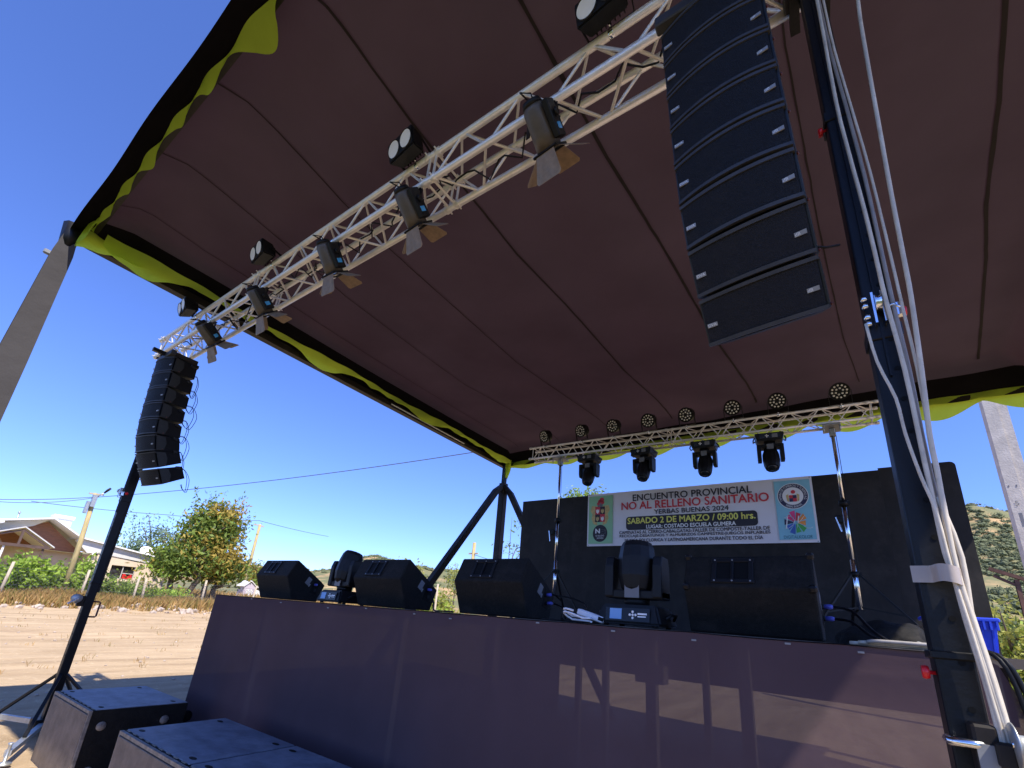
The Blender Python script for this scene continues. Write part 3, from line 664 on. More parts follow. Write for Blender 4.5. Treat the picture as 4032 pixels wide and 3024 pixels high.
p3 = thing('utility_pole', 'small distant pole left of the back post', 'utility pole', 'wooden utility poles', loc=(px, py_, gz(px, py_)))
MB().tube([(0, 0, -.3), (0, 0, 1.5 + 55 * math.tan(math.radians(8.7)) - gz(px, py_))], [.24, .2], 8).build('pole', M['pole_wood'], p3)
MB().bar((-.7, 0, 7.3), (.7, 0, 7.3), .16).build('crossarm', M['post_wood'], p3)
p4 = thing('fence_stake', 'pale stake standing in the bush under the back brace', 'stake', loc=(-16.5, 17.4, gz(-16.5, 17.4)))
MB().tube([(0, 0, -.2), (0, 0, 2.25)], [.06, .05], 7).build('post', M['post_wood'], p4)
MB().tube([(-1.2, 1.1, 1.0), (1.6, -1.3, .95)], .025, 5).build('rail', M['post_wood'], p4)
def wire(pts, r, label, sag):
    P = []
    for (a, b) in zip(pts, pts[1:]):
        for i in range(14):
            t = i / 14; q = V(a).lerp(V(b), t); q.z -= sag * 4 * t * (1 - t); P.append(q)
    P.append(V(pts[-1])); o = V(P[0])
    tag(MB().tube([p - o for p in P], r, 5).build('overhead_wire', M['wire'], loc=o), label, 'wire', 'overhead wires')
wire([(-24, 5.05, 4.85), (-8., 9.5, 6.05), (4., 12.9, 7.2)], .012, 'dark wire rising from the lamp pole towards the canopy corner', .16)
wire([(-24, 5.0, 4.84), (-24, 2.58, 4.12), (-24, -6, 1.9 + 1.2)], .014, 'upper wire left of the lamp pole', .04)
wire([(-24, 4.98, 4.80), (-24, 2.6, 4.04), (-24, -6, 2.9)], .012, 'lower wire left of the lamp pole', .1)
wire([(-40, 5.57, 6.08), (-40, 12.7, 6.85), (-40, 19.3, 7.85), (-46, 30, 8.7)], .02, 'thin far wire reaching the plain leaning pole', .08)
wire([(px, py_, gz(px, py_) + 7.2), (-20., 42., 6.4), (-2., 60., 8.)], .03, 'thin wire running right from the small distant pole', .5)

# concrete electricity pole behind the right end of the canopy
cp = thing('concrete_pole', 'pale concrete power pole behind the canopy corner', 'utility pole', loc=(3.53, 14., 0))
MB().prism([(-.16, -.3), (.16, -.3), (.12, 8.2), (-.12, 8.2)], -.17, .05).build('shaft', M['concrete'], cp)
MB().prism([(-.10, -.3), (.10, -.3), (.08, 8.2), (-.08, 8.2)], .05, .22).build('rib', M['concrete'], cp)
sg = MB()
gv, gf, ga = glyphs('5')
sg.add([(-.10 + u * .06, -.1395 - (1 - (4.66 + v * .1) / 8.2) * .02, 4.66 + v * .1) for u, v in gv], gf); sg.box((-.06, -.139, 4.35), (.05, .004, .3)); sg.box((-.12, -.14, 5.1), (.02, .004, .04)); sg.box((-.0, -.14, 5.1), (.02, .004, .04))
sg.build('stencil', M['grey_plate'], cp)
# ------------------------------------------------------------------ stage
SX0, SX1, SY0, SY1, SZ = -5.70, 1.55, 2.5, 8.05, 1.512
stg = thing('stage', 'high black stage platform wrapped in a purple black cloth skirt', 'stage', loc=(-2., 2.5, 0))
so = V(stg.location)
db = MB(); db.box(V(((SX0 + .455) / 2, 3.36, SZ - .03)) - so, (.455 - SX0 - .02, 1.70, .06)); db.box(V(((SX0 + SX1) / 2, 6.131, SZ - .03)) - so, (SX1 - SX0 - .02, 3.838, .06)); db.build('deck', M['deck'], stg)
lg = MB()
for x, y in ((-5.5, 3.), (-3.2, 3.), (-.98, 3.), (-.465, 3.), (.40, 2.7), (-5.5, 5.2), (-2.55, 5.2), (-2.22, 5.2), (-1.16, 5.2), (1.4, 5.2), (-5.5, 7.8), (-3.3, 7.8), (1.4, 7.8)):
    MB().bar(V((x, y, -.05)) - so, V((x, y, SZ - .06)) - so, .06).build('leg', M['galv'], stg)
MB().box(V((-.975, 2.98, 1.255)) - so, (.17, .10, .10)).build('leg_bracket', M['galv'], stg)
bs = MB(); bs.box(V(((-4.35 + SX1) / 2, 8.07, 1.12)) - so, (SX1 + 4.35, .01, .66)); bs.box(V(((-4.35 + SX0) / 2, 8.07, .72)) - so, (-4.35 - SX0, .01, 1.46)); bs.build('back_skirt', M['roof_edge'], stg)
def edge_z(x):            # cloth top edge sags off the deck at the right-hand corner
    return SZ - .004 - .004 * abs(math.sin(x * 5.)) - (0 if x < .452 else min(.9, 3.2 * (x - .452)))
def skirt(u, v):
    x = SX0 + (1.15 - SX0) * u; z = edge_z(x) * (1 - v) + .0 * v
    wv = .010 * math.sin(x * 2.1 + .6) + .006 * math.sin(x * 5.3 + 1.) + .010 * noise.noise((x * 1.2, v * 2, 0.))
    return V((x - .03 * v * (u < .001), SY0 - .012 + wv * (.12 + v) - .02 * v, z)) - so
sk = MB().grid(150, 12, skirt)
def side(u, v):
    y = SY0 - .008 + (SY1 - SY0) * u
    return V((SX0 - .004 - .03 * v + .012 * math.sin(y * 4) * v, y, SZ * (1 - v))) - so
sk.grid(40, 6, side)
hem = MB().grid(150, 2, lambda u, v: V((SX0 + (.44 - SX0) * u, SY0 - .016 + .022 * v, edge_z(SX0 + (.44 - SX0) * u) + .004 * v)) - so)
sk.build('skirt', M['skirt'], stg)
hem.build('hem', M['roof_edge'], stg)
wp = MB()
for i, x in enumerate((-4.9, -4.35, -3.6, -3.1, -2.55, -2.2, -1.5, -1.02, -.6, -.2, .06)):
    wp.box(V((x, SY0 - .016, SZ - .018 - .01 * (i % 3))) - so, (.022, .006, .008))
wp.build('staple_row', M['badge'], stg)

# backdrop boards behind the stage
def board(x0, x1, z0, z1, label, y=8.0):
    t = thing('backdrop_board', label, 'backdrop board', 'black boards closing the back of the stage', loc=((x0 + x1) / 2, y + .02, z0))
    w_ = x1 - x0; h_ = z1 - z0
    rr = .06 if x1 > 1. else .004
    cr = [(w_ / 2 - rr + rr * math.cos(k * PI / 12), h_ - rr + rr * math.sin(k * PI / 12)) for k in range(7)]
    MB().prism([(-w_ / 2 + .0004, 0), (w_ / 2 - .0004, 0)] + cr + [(-w_ / 2 + .0004, h_)], -.009, .009, Matrix.Rotation(-PI / 2, 4, 'Z') @ Matrix.Diagonal((1, -1, 1, 1)) if False else Matrix(((0, 1, 0, 0), (1, 0, 0, 0), (0, 0, 1, 0), (0, 0, 0, 1)))).build('sheet', M['panel_black'], t)
    f = MB()
    for xx in (-w_ / 2 + .04, w_ / 2 - .04): f.bar((xx, .035, 0), (xx, .035, h_ - .02), .045)
    f.build('frame', M['post_wood'], t)
    return t
board(-5.38, -4.16, SZ, 3.955, 'leftmost black board of the backdrop, partly behind the left truss stand')
board(-4.16, -2.94, SZ, 3.955, 'black board behind the coat of arms end of the banner')
board(-2.94, -1.72, SZ, 3.935, 'black board behind the left half of the banner lettering')
board(-1.72, -.50, SZ, 3.93, 'black board behind the right half of the banner lettering')
board(-.50, .72, SZ, 3.945, 'black board behind the blue end of the banner and the right truss stand')
t = board(.72, 1.535, SZ - .1, 3.975, 'rightmost black board with rounded corner, its lower corner lit by the sun')

# banner with all its print
bn = thing('event_banner', 'white event banner with red and black lettering pinned on the backdrop', 'banner', loc=(-1.95, 7.97, 2.92))
bo = V(bn.location)
def bpt(x, z, d=0.): return V((x, 7.962 - d, z)) - bo
BZ = lambda x, z: z - .0062 * (x + 1.95)       # banner hangs a touch lower at its right end
MB().grid(40, 8, lambda u, v: V((-3.812 + 3.722 * u, 7.968 + .0025 * math.sin(u * 17) * v, BZ(-3.8 + 3.7 * u, 2.926 + 1.022 * v))) - bo).build('sheet', M['banner'], bn)
def rect(name, x0, x1, z0, z1, m, d=.006, par=bn, rad=0.):
    pts = []
    if rad:
        for cx, cz, a0 in ((x1 - rad, z1 - rad, 0), (x0 + rad, z1 - rad, 90), (x0 + rad, z0 + rad, 180), (x1 - rad, z0 + rad, 270)):
            for k in range(7): a = math.radians(a0 + 15 * k); pts.append((cx + rad * math.cos(a), cz + rad * math.sin(a)))
    else: pts = [(x0, z0), (x1, z0), (x1, z1), (x0, z1)]
    return MB().add([bpt(x, BZ(x, z), d) for x, z in pts], [tuple(range(len(pts)))]).build(name, M[m], par)
def words(s, x0, x1, z0, z1, m, par=bn, d=.010, bold=0., name='lettering'):
    gv, gf, a = glyphs(s); mb = MB()
    for k, (ox, oz) in enumerate(((0, 0),) if not bold else ((-bold, 0), (bold, 0), (0, bold), (0, -bold))):
        mb.add([bpt(x0 + u * (x1 - x0) + ox, BZ(x0, z0 + v * (z1 - z0)) + oz - .0062 * u * (x1 - x0), d + .0006 * k) for u, v in gv], gf)
    return mb.build(name, M[m], par)
def disc(name, cx, cz, r, m, d, par, n=36, rx=None):
    return MB().add([bpt(cx + (rx or r) * math.cos(2 * PI * k / n), cz + r * math.sin(2 * PI * k / n), d) for k in range(n)], [tuple(range(n))]).build(name, M[m], par)
words('ENCUENTRO PROVINCIAL', -2.894, -.915, 3.750, 3.871, 'ink_black', bold=.003)
words('NO AL RELLENO SANITARIO', -3.112, -.684, 3.592, 3.733, 'ink_red', bold=.004)
words('YERBAS BUENAS 2024', -2.503, -1.277, 3.482, 3.564, 'ink_black', bold=.002)
dp = rect('date_panel', -3.028, -.866, 3.208, 3.455, 'ink_teal', .006, bn, .06); dp.data.materials[0] = M['ink_black']
words('SABADO 2 DE MARZO / 09:00 hrs.', -2.995, -.898, 3.322, 3.428, 'ink_yellow', dp, bold=.004)
words('LUGAR: COSTADO ESCUELA GUMERA', -2.648, -1.187, 3.225, 3.290, 'ink_white', dp, bold=.003)
words('CAMINATAS AL CERRO-CABALGATAS-TALLER DE COMPOSTE-TALLER DE', -3.156, -.713, 3.137, 3.194, 'ink_black', bold=.0015)
words('RECICLAJE-DESAYUNOS Y ALMUERZOS CAMPESTRE-JUEGOS INFLABLES', -3.149, -.710, 3.063, 3.122, 'ink_black', bold=.0015)
words('MUSICA FOLCLORICA Y LATINOAMERICANA DURANTE TODO EL DÍA', -3.050, -.816, 2.990, 3.060, 'ink_black', bold=.0015)
gpn = rect('green_panel', -3.780, -3.288, 2.970, 3.900, 'ink_green')
cx = -3.545
def poly(name, pts, m, d, par): return MB().add([bpt(x, z, d) for x, z in pts], [tuple(range(len(pts)))]).build(name, M[m], par)
# mantling, quartered shield and plumed helmet
mt = MB()
for sgn in (-1, 1):
    mt.add([bpt(cx + sgn * x, z, .008) for x, z in ((.04, 3.70), (.17, 3.72), (.20, 3.62), (.155, 3.55), (.175, 3.46), (.13, 3.36), (.05, 3.33), (.09, 3.5))], [tuple(range(8))])
mt.build('mantling', M['ink_gold'], gpn)
shz = [(-.1, 3.685, 0, 3.535, 'ink_red'), (0, 3.685, .1, 3.535, 'ink_black'), (-.1, 3.535, 0, 3.385, 'ink_black'), (0, 3.535, .1, 3.385, 'ink_red')]
for x0, z1, x1, z0, m in shz:
    q = rect('shield_quarter', cx + x0, cx + x1, z0, z1, m, .010, gpn)
    xc, zc = cx + (x0 + x1) / 2, (z0 + z1) / 2
    poly('charge', [(xc - .032, zc + .04), (xc - .012, zc + .015), (xc, zc + .045), (xc + .012, zc + .015), (xc + .032, zc + .04), (xc + .03, zc - .02), (xc, zc - .055), (xc - .03, zc - .02)], 'ink_white' if m == 'ink_red' else 'ink_gold', .0125, q)
poly('helmet', [(cx - .05, 3.69), (cx + .05, 3.69), (cx + .055, 3.75), (cx + .02, 3.79), (cx - .03, 3.78), (cx - .055, 3.74)], 'grey_plate', .012, gpn)
for dx, dz, r_ in ((-.01, 3.80, .035), (.035, 3.83, .045), (-.035, 3.755, .03), (.05, 3.775, .035)): disc('plume', cx + dx, dz, r_, 'ink_red', .014, gpn, 16)
bk = disc('round_logo', -3.54, 3.177, .163, 'ink_black', .009, gpn, rx=.148)
words('N', -3.630, -3.545, 3.168, 3.252, 'ink_white', bk, .012, bold=.006)
ring = MB()
for (a, b) in (((-3.52, 3.245), (-3.435, 3.245)), ((-3.435, 3.245), (-3.435, 3.165)), ((-3.52, 3.165), (-3.435, 3.165)), ((-3.515, 3.20), (-3.44, 3.225))): ring.bar(bpt(*a, .012), bpt(*b, .012), .006, .002)
ring.build('emblem_lines', M['grey_plate'], bk)
words('EL RELLENO', -3.625, -3.455, 3.105, 3.135, 'ink_white', bk, .012); words('SANITARIO', -3.605, -3.47, 3.06, 3.09, 'ink_white', bk, .012)
bpn = rect('blue_panel', -.597, -.121, 2.972, 3.900, 'ink_blue')
sc, sz_ = -.360, 3.635
a_ = disc('seal', sc, sz_, .207, 'ink_white', .008, bpn, 48); disc('seal_ring', sc, sz_, .197, 'ink_navy', .010, a_, 48); disc('seal_centre', sc, sz_, .140, 'ink_white', .012, a_, 48)
def arc_words(s, rad, a0, a1, h, m, par, inside=False):
    gv, gf, a = glyphs(s); mb = MB(); vs_ = []
    for u, v in gv:
        th = math.radians(a0 + (a1 - a0) * u); rr = rad + (v - .5) * h * (-1 if inside else 1)
        vs_.append(bpt(sc + rr * math.cos(th), sz_ + rr * math.sin(th), .014))
    mb.add(vs_, gf); return mb.build('lettering', M[m], par)
arc_words('CAMARA DE COMERCIO Y TURISMO A.G.', .168, 205, -25, .032, 'ink_white', a_)
arc_words('YERBAS BUENAS', .168, 232, 308, .032, 'ink_white', a_, True)
for x0, z1, x1, z0, m in ((-.05, 3.66, 0, 3.61, 'ink_red'), (0, 3.66, .05, 3.61, 'ink_navy'), (-.05, 3.61, 0, 3.555, 'ink_navy'), (0, 3.61, .05, 3.555, 'ink_red')): rect('seal_shield', sc + x0, sc + x1, z0, z1, m, .014, a_)
for sgn in (-1, 1): poly('seal_mantling', [(sc + sgn * .055, 3.67), (sc + sgn * .09, 3.65), (sc + sgn * .08, 3.56), (sc + sgn * .055, 3.545)], 'ink_gold', .014, a_)
disc('seal_plume', sc + .01, 3.70, .03, 'ink_red', .014, a_, 14)
dc, dz_ = -.362, 3.222
wheel = ['ink_pink', 'ink_red', 'ink_orange', 'ink_orange', 'ink_dgreen', 'ink_dgreen', 'ink_rblue', 'ink_rblue', 'ink_navy', 'ink_pink']
for k, m in enumerate(wheel):
    a0, a1 = math.radians(118 - 36 * k), math.radians(118 - 36 * k - 29)
    r0, r1 = .03, (.185 if k % 2 == 0 else .16)
    poly('colour_wedge', [(dc + r0 * math.cos(a0), dz_ + r0 * math.sin(a0)), (dc + r1 * .82 * math.cos(a0), dz_ + r1 * math.sin(a0)), (dc + r1 * .82 * math.cos(a1), dz_ + r1 * math.sin(a1)), (dc + r0 * math.cos(a1), dz_ + r0 * math.sin(a1))], m, .009, bpn)
# script letters D K as white brush strokes
st_ = MB()
def stroke(pts, w=.013):
    P = [V(bpt(dc + x, dz_ + z, .013)) for x, z in pts]
    for i in range(len(P) - 1): st_.bar(P[i], P[i + 1], w, .003)
stroke([(-.10, .09), (-.115, 0), (-.13, -.09)]); stroke([(-.15, .075), (-.09, .10), (-.03, .08), (-.01, .03), (-.04, -.04), (-.10, -.085), (-.15, -.08)])
stroke([(.045, .10), (.03, 0), (.01, -.09)]); stroke([(.125, .10), (.07, .03), (.03, .0), (.08, -.04), (.13, -.09), (.18, -.095), (.21, -.08)])
st_.build('script_letters', M['ink_white'], bpn)
words('DIGITALKOLOR', -.537, -.168, 2.988, 3.036, 'ink_teal', bpn, .010)
for x, z in ((-3.78, 3.93), (-3.78, 2.945), (-.115, 3.925), (-.11, 2.94)): MB().lathe([(.010, 0), (.010, .004)], Matrix.Translation(bpt(x, BZ(x, z), .004)) @ Matrix.Rotation(PI / 2, 4, 'X'), 8).build('rivet', M['galv'], bn)

# ------------------------------------------------------------------ canopy
cn = thing('canopy', 'large flat black cloth canopy over the stage with lime valance', 'canopy', loc=(-1.8, 4.3, 0))
co = V(cn.location)
RX0, RX1, RY0, RY1 = -6.12, 2.50, .42, 8.22
def rx1(y): return 2.18 + .055 * y          # the right edge is not quite square
def rz_(x, y):
    e = min(x - RX0, rx1(y) - x, RY1 - y); f = min(1., max(0., e) / .42); f = f * f * (3 - 2 * f)
    ef = min(1., max(0., (y - RY0)) / .3)
    z = 4.97 + .27 * f * (.55 + .45 * ef) + .05 * math.sin(x * 2 * PI / 1.12 + .5) * f * .25
    z += .05 * noise.noise((x * .6, y * .35, 1.)) * f + .14 * max(0, (x + 2.2) / 4.) * f * max(0, min(1, (y - 2) / 4))
    return z
def rp_(u, v):
    y = RY0 + (RY1 - RY0) * v; x = RX0 + (rx1(y) - RX0) * u
    return V((x, y, rz_(x, y))) - co
rb = MB().grid(120, 100, rp_)
for k, f in enumerate(rb.f):
    c = sum((V(rb.v[i]) for i in f), V()) / 4 + co
    if c.x < RX0 + .30 or c.y > RY1 - .26: rb.mi[k] = 1  # left and back borders set to the opaque black cloth
rb.build('roof_cloth', [M['roof'], M['roof_edge']], cn)
SEAMS = [[(-5.52, .45), (-5.46, .65), (-5.54, 1.3), (-5.55, 3), (-5.55, 8)],
 [(-4.46, .45), (-4.49, .83), (-4.6, 1.75), (-4.70, 2.6), (-4.73, 3.9), (-4.77, 5.1), (-4.56, 6.9), (-4.5, 8)],
 [(-3.39, .45), (-3.43, 1.0), (-3.53, 1.7), (-3.58, 2.4), (-3.58, 3.6), (-3.59, 4.9), (-3.34, 7.2), (-3.3, 8)],
 [(-2.3, .45), (-2.31, .82), (-2.36, 1.5), (-2.39, 3.1), (-2.33, 4.1), (-2.27, 5.9), (-2.13, 7.1), (-2.1, 8)],
 [(-1.2, .45), (-1.2, 1.3), (-1.15, 2.6), (-1.04, 3.9), (-.91, 5.8), (-.75, 7.2), (-.7, 8)],
 [(.1, .45), (.16, 2.5), (.28, 4.2), (.34, 4.9), (.485, 6.5), (.66, 7.7), (.7, 8)],
 [(1.1, .45), (1.27, 2.9), (1.40, 3.7), (1.53, 4.8), (1.67, 5.6), (1.96, 7.7), (2.0, 8)]]
for i, s in enumerate(SEAMS):
    P = []
    for (a, b) in zip(s, s[1:]):
        n = max(2, int((b[1] - a[1]) / .12))
        P += [(a[0] + (b[0] - a[0]) * k / n, a[1] + (b[1] - a[1]) * k / n) for k in range(n)]
    wd = (.004, .005, .006, .010, .013, .006, .014)[i]
    sb = MB(); vs_ = []
    for k, (x, y) in enumerate(P):
        j = .006 * noise.noise((y * 5, i, 0)); ww = wd * (1 + .4 * noise.noise((y * 3, i * 2., 1)))
        for sx in (-1, 1): vs_.append(V((x + j + sx * ww, y, rz_(x + j + sx * ww, y) - .008)) - co)
    sb.add(vs_, [(2 * k, 2 * k + 1, 2 * k + 3, 2 * k + 2) for k in range(len(P) - 1)]); sb.build('seam', M['seam'], cn)
# overhanging hem outside the front beam
MB().grid(90, 5, lambda u, v: V((-6.02 + (2.25 + 6.02) * u, .47 - .17 * v - .006 * math.sin(u * 30) * v, 5.05 - .15 * v)) - co).build('front_flap', M['roof_edge'], cn)
bmf = MB().bar(V((RX0, .47, 5.035)) - co, V((2.2, .47, 5.035)) - co, .05); bmf.build('front_beam', M['steel_brownblack'], cn)
MB().bar(V((-6.10, .36, 4.93)) - co, V((-6.12, 8.2, 4.93)) - co, .10, .09).build('side_beam', M['steel_brownblack'], cn)
MB().bar(V((rx1(.36), .36, 4.93)) - co, V((rx1(8.2), 8.2, 4.93)) - co, .08, .09).build('side_beam', M['steel_brownblack'], cn)
MB().grid(4, 40, lambda u, v: V((rx1(.3 + 8 * v) + u * (.05 + .03 * 8 * v), .3 + 8. * v, 4.985 - .08 * u)) - co).build('side_flap', M['roof_edge'], cn)
MB().bar(V((-6.12, 8.22, 4.93)) - co, V((2.6, 8.22, 4.93)) - co, .08).build('back_beam', M['steel_brownblack'], cn)
MB().tube([V((-6.0, 4.6, 4.90)) - co, V((-6.02, 6.6, 4.90)) - co], .012, 6).build('tube_lamp', M['white_paint'], cn)
# lime valance along each side
def val(pts_fn, n, depth, lean, name='valance', sub=4):
    mb = MB()
    def f(u, v):
        p, inw = pts_fn(u); d = depth(u); l = lean(u)
        return V((p[0] + inw[0] * l * d * v + inw[0] * .012 * math.sin(u * 90 + v * 3), p[1] + inw[1] * l * d * v + inw[1] * .012 * math.sin(u * 90 + v * 3), p[2] - d * v * math.sqrt(max(.02, 1 - min(.96, l * l))))) - co
    mb.grid(n, sub, f); return mb.build(name, M['lime'], cn)
def scal(u, n): return abs(math.sin(PI * u * n))
# back: full scallops
val(lambda u: ((-6.0 + 8.5 * u, 8.17, 4.985), (0, 1)), 220, lambda u: .13 + (.10 + .10 * min(1, u * 1.3)) * (scal(u, 8.5) ** 1.3) * (1 + .3 * noise.noise((u * 9, 0, 0))) * min(1, u * 4 + .25), lambda u: .1)
# left: blown thin with a few deeper tongues
val(lambda u: ((-5.84 + .03 * math.sin(u * 20), .55 + 7.5 * u, 4.985), (-1, 0)), 200, lambda u: .07 + .17 * max(0, math.sin(u * 21 + .6)) ** 2 * (1 if u < .5 else .55) + .03 * noise.noise((u * 40, 1, 0)), lambda u: .25 + .3 * math.sin(u * 13))
# front: rolled thin, tongues flipped to either side
TON = [(.065, .010, -.03), (.125, .010, -.04), (.185, .014, .05), (.268, .009, -.05), (.327, .011, -.09), (.405, .022, .17), (.56, .03, -.12), (.7, .03, .15), (.87, .03, .15)]
def fd_(u): return .038 + sum(abs(a) * .75 * math.exp(-((u - c) / s) ** 2) for c, s, a in TON)
def fl_(u):
    s = sum(a * 3 * math.exp(-((u - c) / (s * 1.2)) ** 2) for c, s, a in TON); return max(-.95, min(.95, .62 + s))
val(lambda u: ((-5.9 + 8.1 * u, .428, 4.972), (0, 1)), 320, fd_, fl_)
# right
val(lambda u: ((rx1(.6 + 7.5 * u) - .14, .6 + 7.5 * u, 4.985), (1, 0)), 120, lambda u: .12 + .15 * scal(u, 7), lambda u: .05)
# bunched valance at the front left and back left corners
cbn = MB()
cbn.grid(26, 10, lambda u, v: V((-6.03 + .40 * u, .38 + .05 * u + .012 * math.sin(u * 9 + v * 4), 5.0 - v * (.24 - .17 * u))) - co)
cbn.grid(20, 8, lambda u, v: V((-5.98 + .12 * v * math.sin(u * 3), .36 + .75 * u, 5.0 - v * (.26 - .16 * u) + .015 * math.sin(u * 17))) - co)
cbn.build('valance', M['lime'], cn)
tb = MB(); tb.grid(14, 12, lambda u, v: V((-5.93 + .26 * (u - .5) * (1 - .75 * v) + .05 * v * math.sin(v * 5), 8.08 + .05 * math.sin(u * 11 + v * 3), 4.97 - .42 * v - .04 * math.sin(u * 6))) - co)
tb.build('valance', M['lime'], cn)
# canopy legs
def leg(x, y, braces):
    b = MB(); b.bar(V((x, y, gz(x, y) - .1)) - co, V((x, y, 4.45)) - co, .15, bevel=.008); lg_ = b.build('leg', M['steel_brownblack'], cn)
    MB().bar(V((x, y, 4.40)) - co, V((x, y, 4.93)) - co, .085).build('leg_head', M['steel_black'], lg_)
    for (bx, by) in braces:
        q = MB(); a = V((x, y, 4.40)) - co; m_ = V((x + bx * .075, y + by * .075, 4.20)) - co; e = V((x + bx, y + by, gz(x + bx, y + by) - .05)) - co
        q.bar(a, m_, .11); q.bar(m_, e, .12, bevel=.006); q.build('brace', M['steel_brownblack'], lg_)
leg(-6.0, 8.08, [(0, -3.55), (2.6, .25)])
leg(2.66, 8.15, []); leg(2.2, .5, [])
wr = MB(); wl_ = MB()
Q = [(.05, 4.86), (.075, 4.6), (.10, 3.4), (.115, 2.2), (.13, .02)]
vs_ = []
for k, (h, z) in enumerate(Q):
    for sx, sy in ((-1, -1), (1, -1), (1, 1), (-1, 1)): vs_.append(V((-6.02 + sx * h * .8 - (.04 if sx < 0 else 0), .33 + sy * h, z + .02 * sx)) - co)
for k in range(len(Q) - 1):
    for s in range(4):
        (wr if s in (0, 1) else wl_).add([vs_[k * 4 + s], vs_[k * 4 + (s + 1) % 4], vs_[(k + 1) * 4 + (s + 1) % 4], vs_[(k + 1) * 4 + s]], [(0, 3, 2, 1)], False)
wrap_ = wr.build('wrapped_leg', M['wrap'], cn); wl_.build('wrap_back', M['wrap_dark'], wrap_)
MB().tube([V((-6.02, .33, 4.98)) - co, V((-6.02, .33, 4.72)) - co], [.09, .06], 8).build('leg_head', M['steel_black'], cn)
MB().box(V((-6.1, .26, 4.62)) - co, (.04, .10, .05), bevel=.01).build('clip', M['badge'], cn)
# ------------------------------------------------------------------ trusses
def truss(name, label, x0, x1, s, r, rb_, pitch, joints, ang_z, loc, mat_, seed):
    """box truss along +x; y back, z up; origin at front bottom chord, left end"""
    L_ = x1 - x0
    t = thing(name, label, 'truss', loc=loc, rot=(0, ang_z, 0))
    for nm, y, z in (('chord', 0, 0), ('chord', 0, s), ('chord', s, 0), ('chord', s, s)):
        MB().tube([(0, y, z), (L_ * .5, y, z), (L_, y, z)], r, 14).build(nm, mat_, t)
    faces = (((0, 0), (0, s)), ((s, 0), (s, s)), ((0, 0), (s, 0)), ((0, s), (s, s)))
    edges = [0] + joints + [L_]
    for fi, (a, b) in enumerate(faces):
        mb = MB()
        for k, (e0, e1) in enumerate(zip(edges, edges[1:])):
            n = max(2, round((e1 - e0 - .06) / pitch)); n += n % 2
            st = (e1 - e0 - .08) / n
            for i in range(n):
                xa = e0 + .04 + i * st; xb = xa + st; f = (i + fi) % 2
                p, q = (a, b) if f == 0 else (b, a)
                mb.tube([(xa + .015, *p), (xb - .015, *q)], rb_, 8, caps=False)
            for xx in (e0 + .03, e1 - .03): mb.tube([(xx, *a), (xx, *b)], rb_, 8, caps=False)
        mb.build('bracing', mat_, t)
    cp = MB()
    for j in joints + [0.02, L_ - .02]:
        for y, z in ((0, 0), (0, s), (s, 0), (s, s)):
            M_ = Matrix.Translation((j, y, z)) @ Matrix.Rotation(PI / 2, 4, 'Y')
            cp.lathe([(r * 1.12, -.07), (r * 1.22, -.065), (r * 1.22, -.03), (r * .95, -.02), (r * .95, .02), (r * 1.22, .03), (r * 1.22, .065), (r * 1.12, .07)], M_, 12)
            for d in (-.045, .045): cp.tube([(j + d, y - r * 1.9, z), (j + d, y + r * 1.9, z)], .006, 6)
    cp.build('coupler', M['alu'], t)
    return t
truss('front_truss', 'long silver box truss carrying the front lights and both speaker arrays', -6.94, .45, .25, .0245, .0095, .235, [2.45, 4.92], 0, (-6.94, 1.53, 4.39), M['alu'], 1)
truss('rear_truss', 'shorter silver box truss on stands above the banner', -4.52, .70, .215, .018, .0075, .20, [2.62], .0264, (-4.52, 6.9, 4.455), M['alu'], 2)
# chequered joint: loose control cables lying along the front truss
rc_ = random.Random(3)
for k in range(7):
    x = -6.4 + k * .88; P = []
    for i in range(13):
        u = i / 12; P.append(V((x + u * 1.0, 1.56 + .16 * rc_.random(), 4.40 + .13 * rc_.random() - .12 * math.sin(PI * u) * (k % 2))))
    o = P[0]; sm_ = []
    for i in range(len(P) - 1):
        sm_ += [P[i] - o, P[i].lerp(P[i + 1], .5) - o]
    tag(MB().tube(sm_, .006, 6).build('control_cable', M['cable_black'], loc=o), 'thin black control cable looped inside the front truss', 'cable', 'control cables in the front truss')

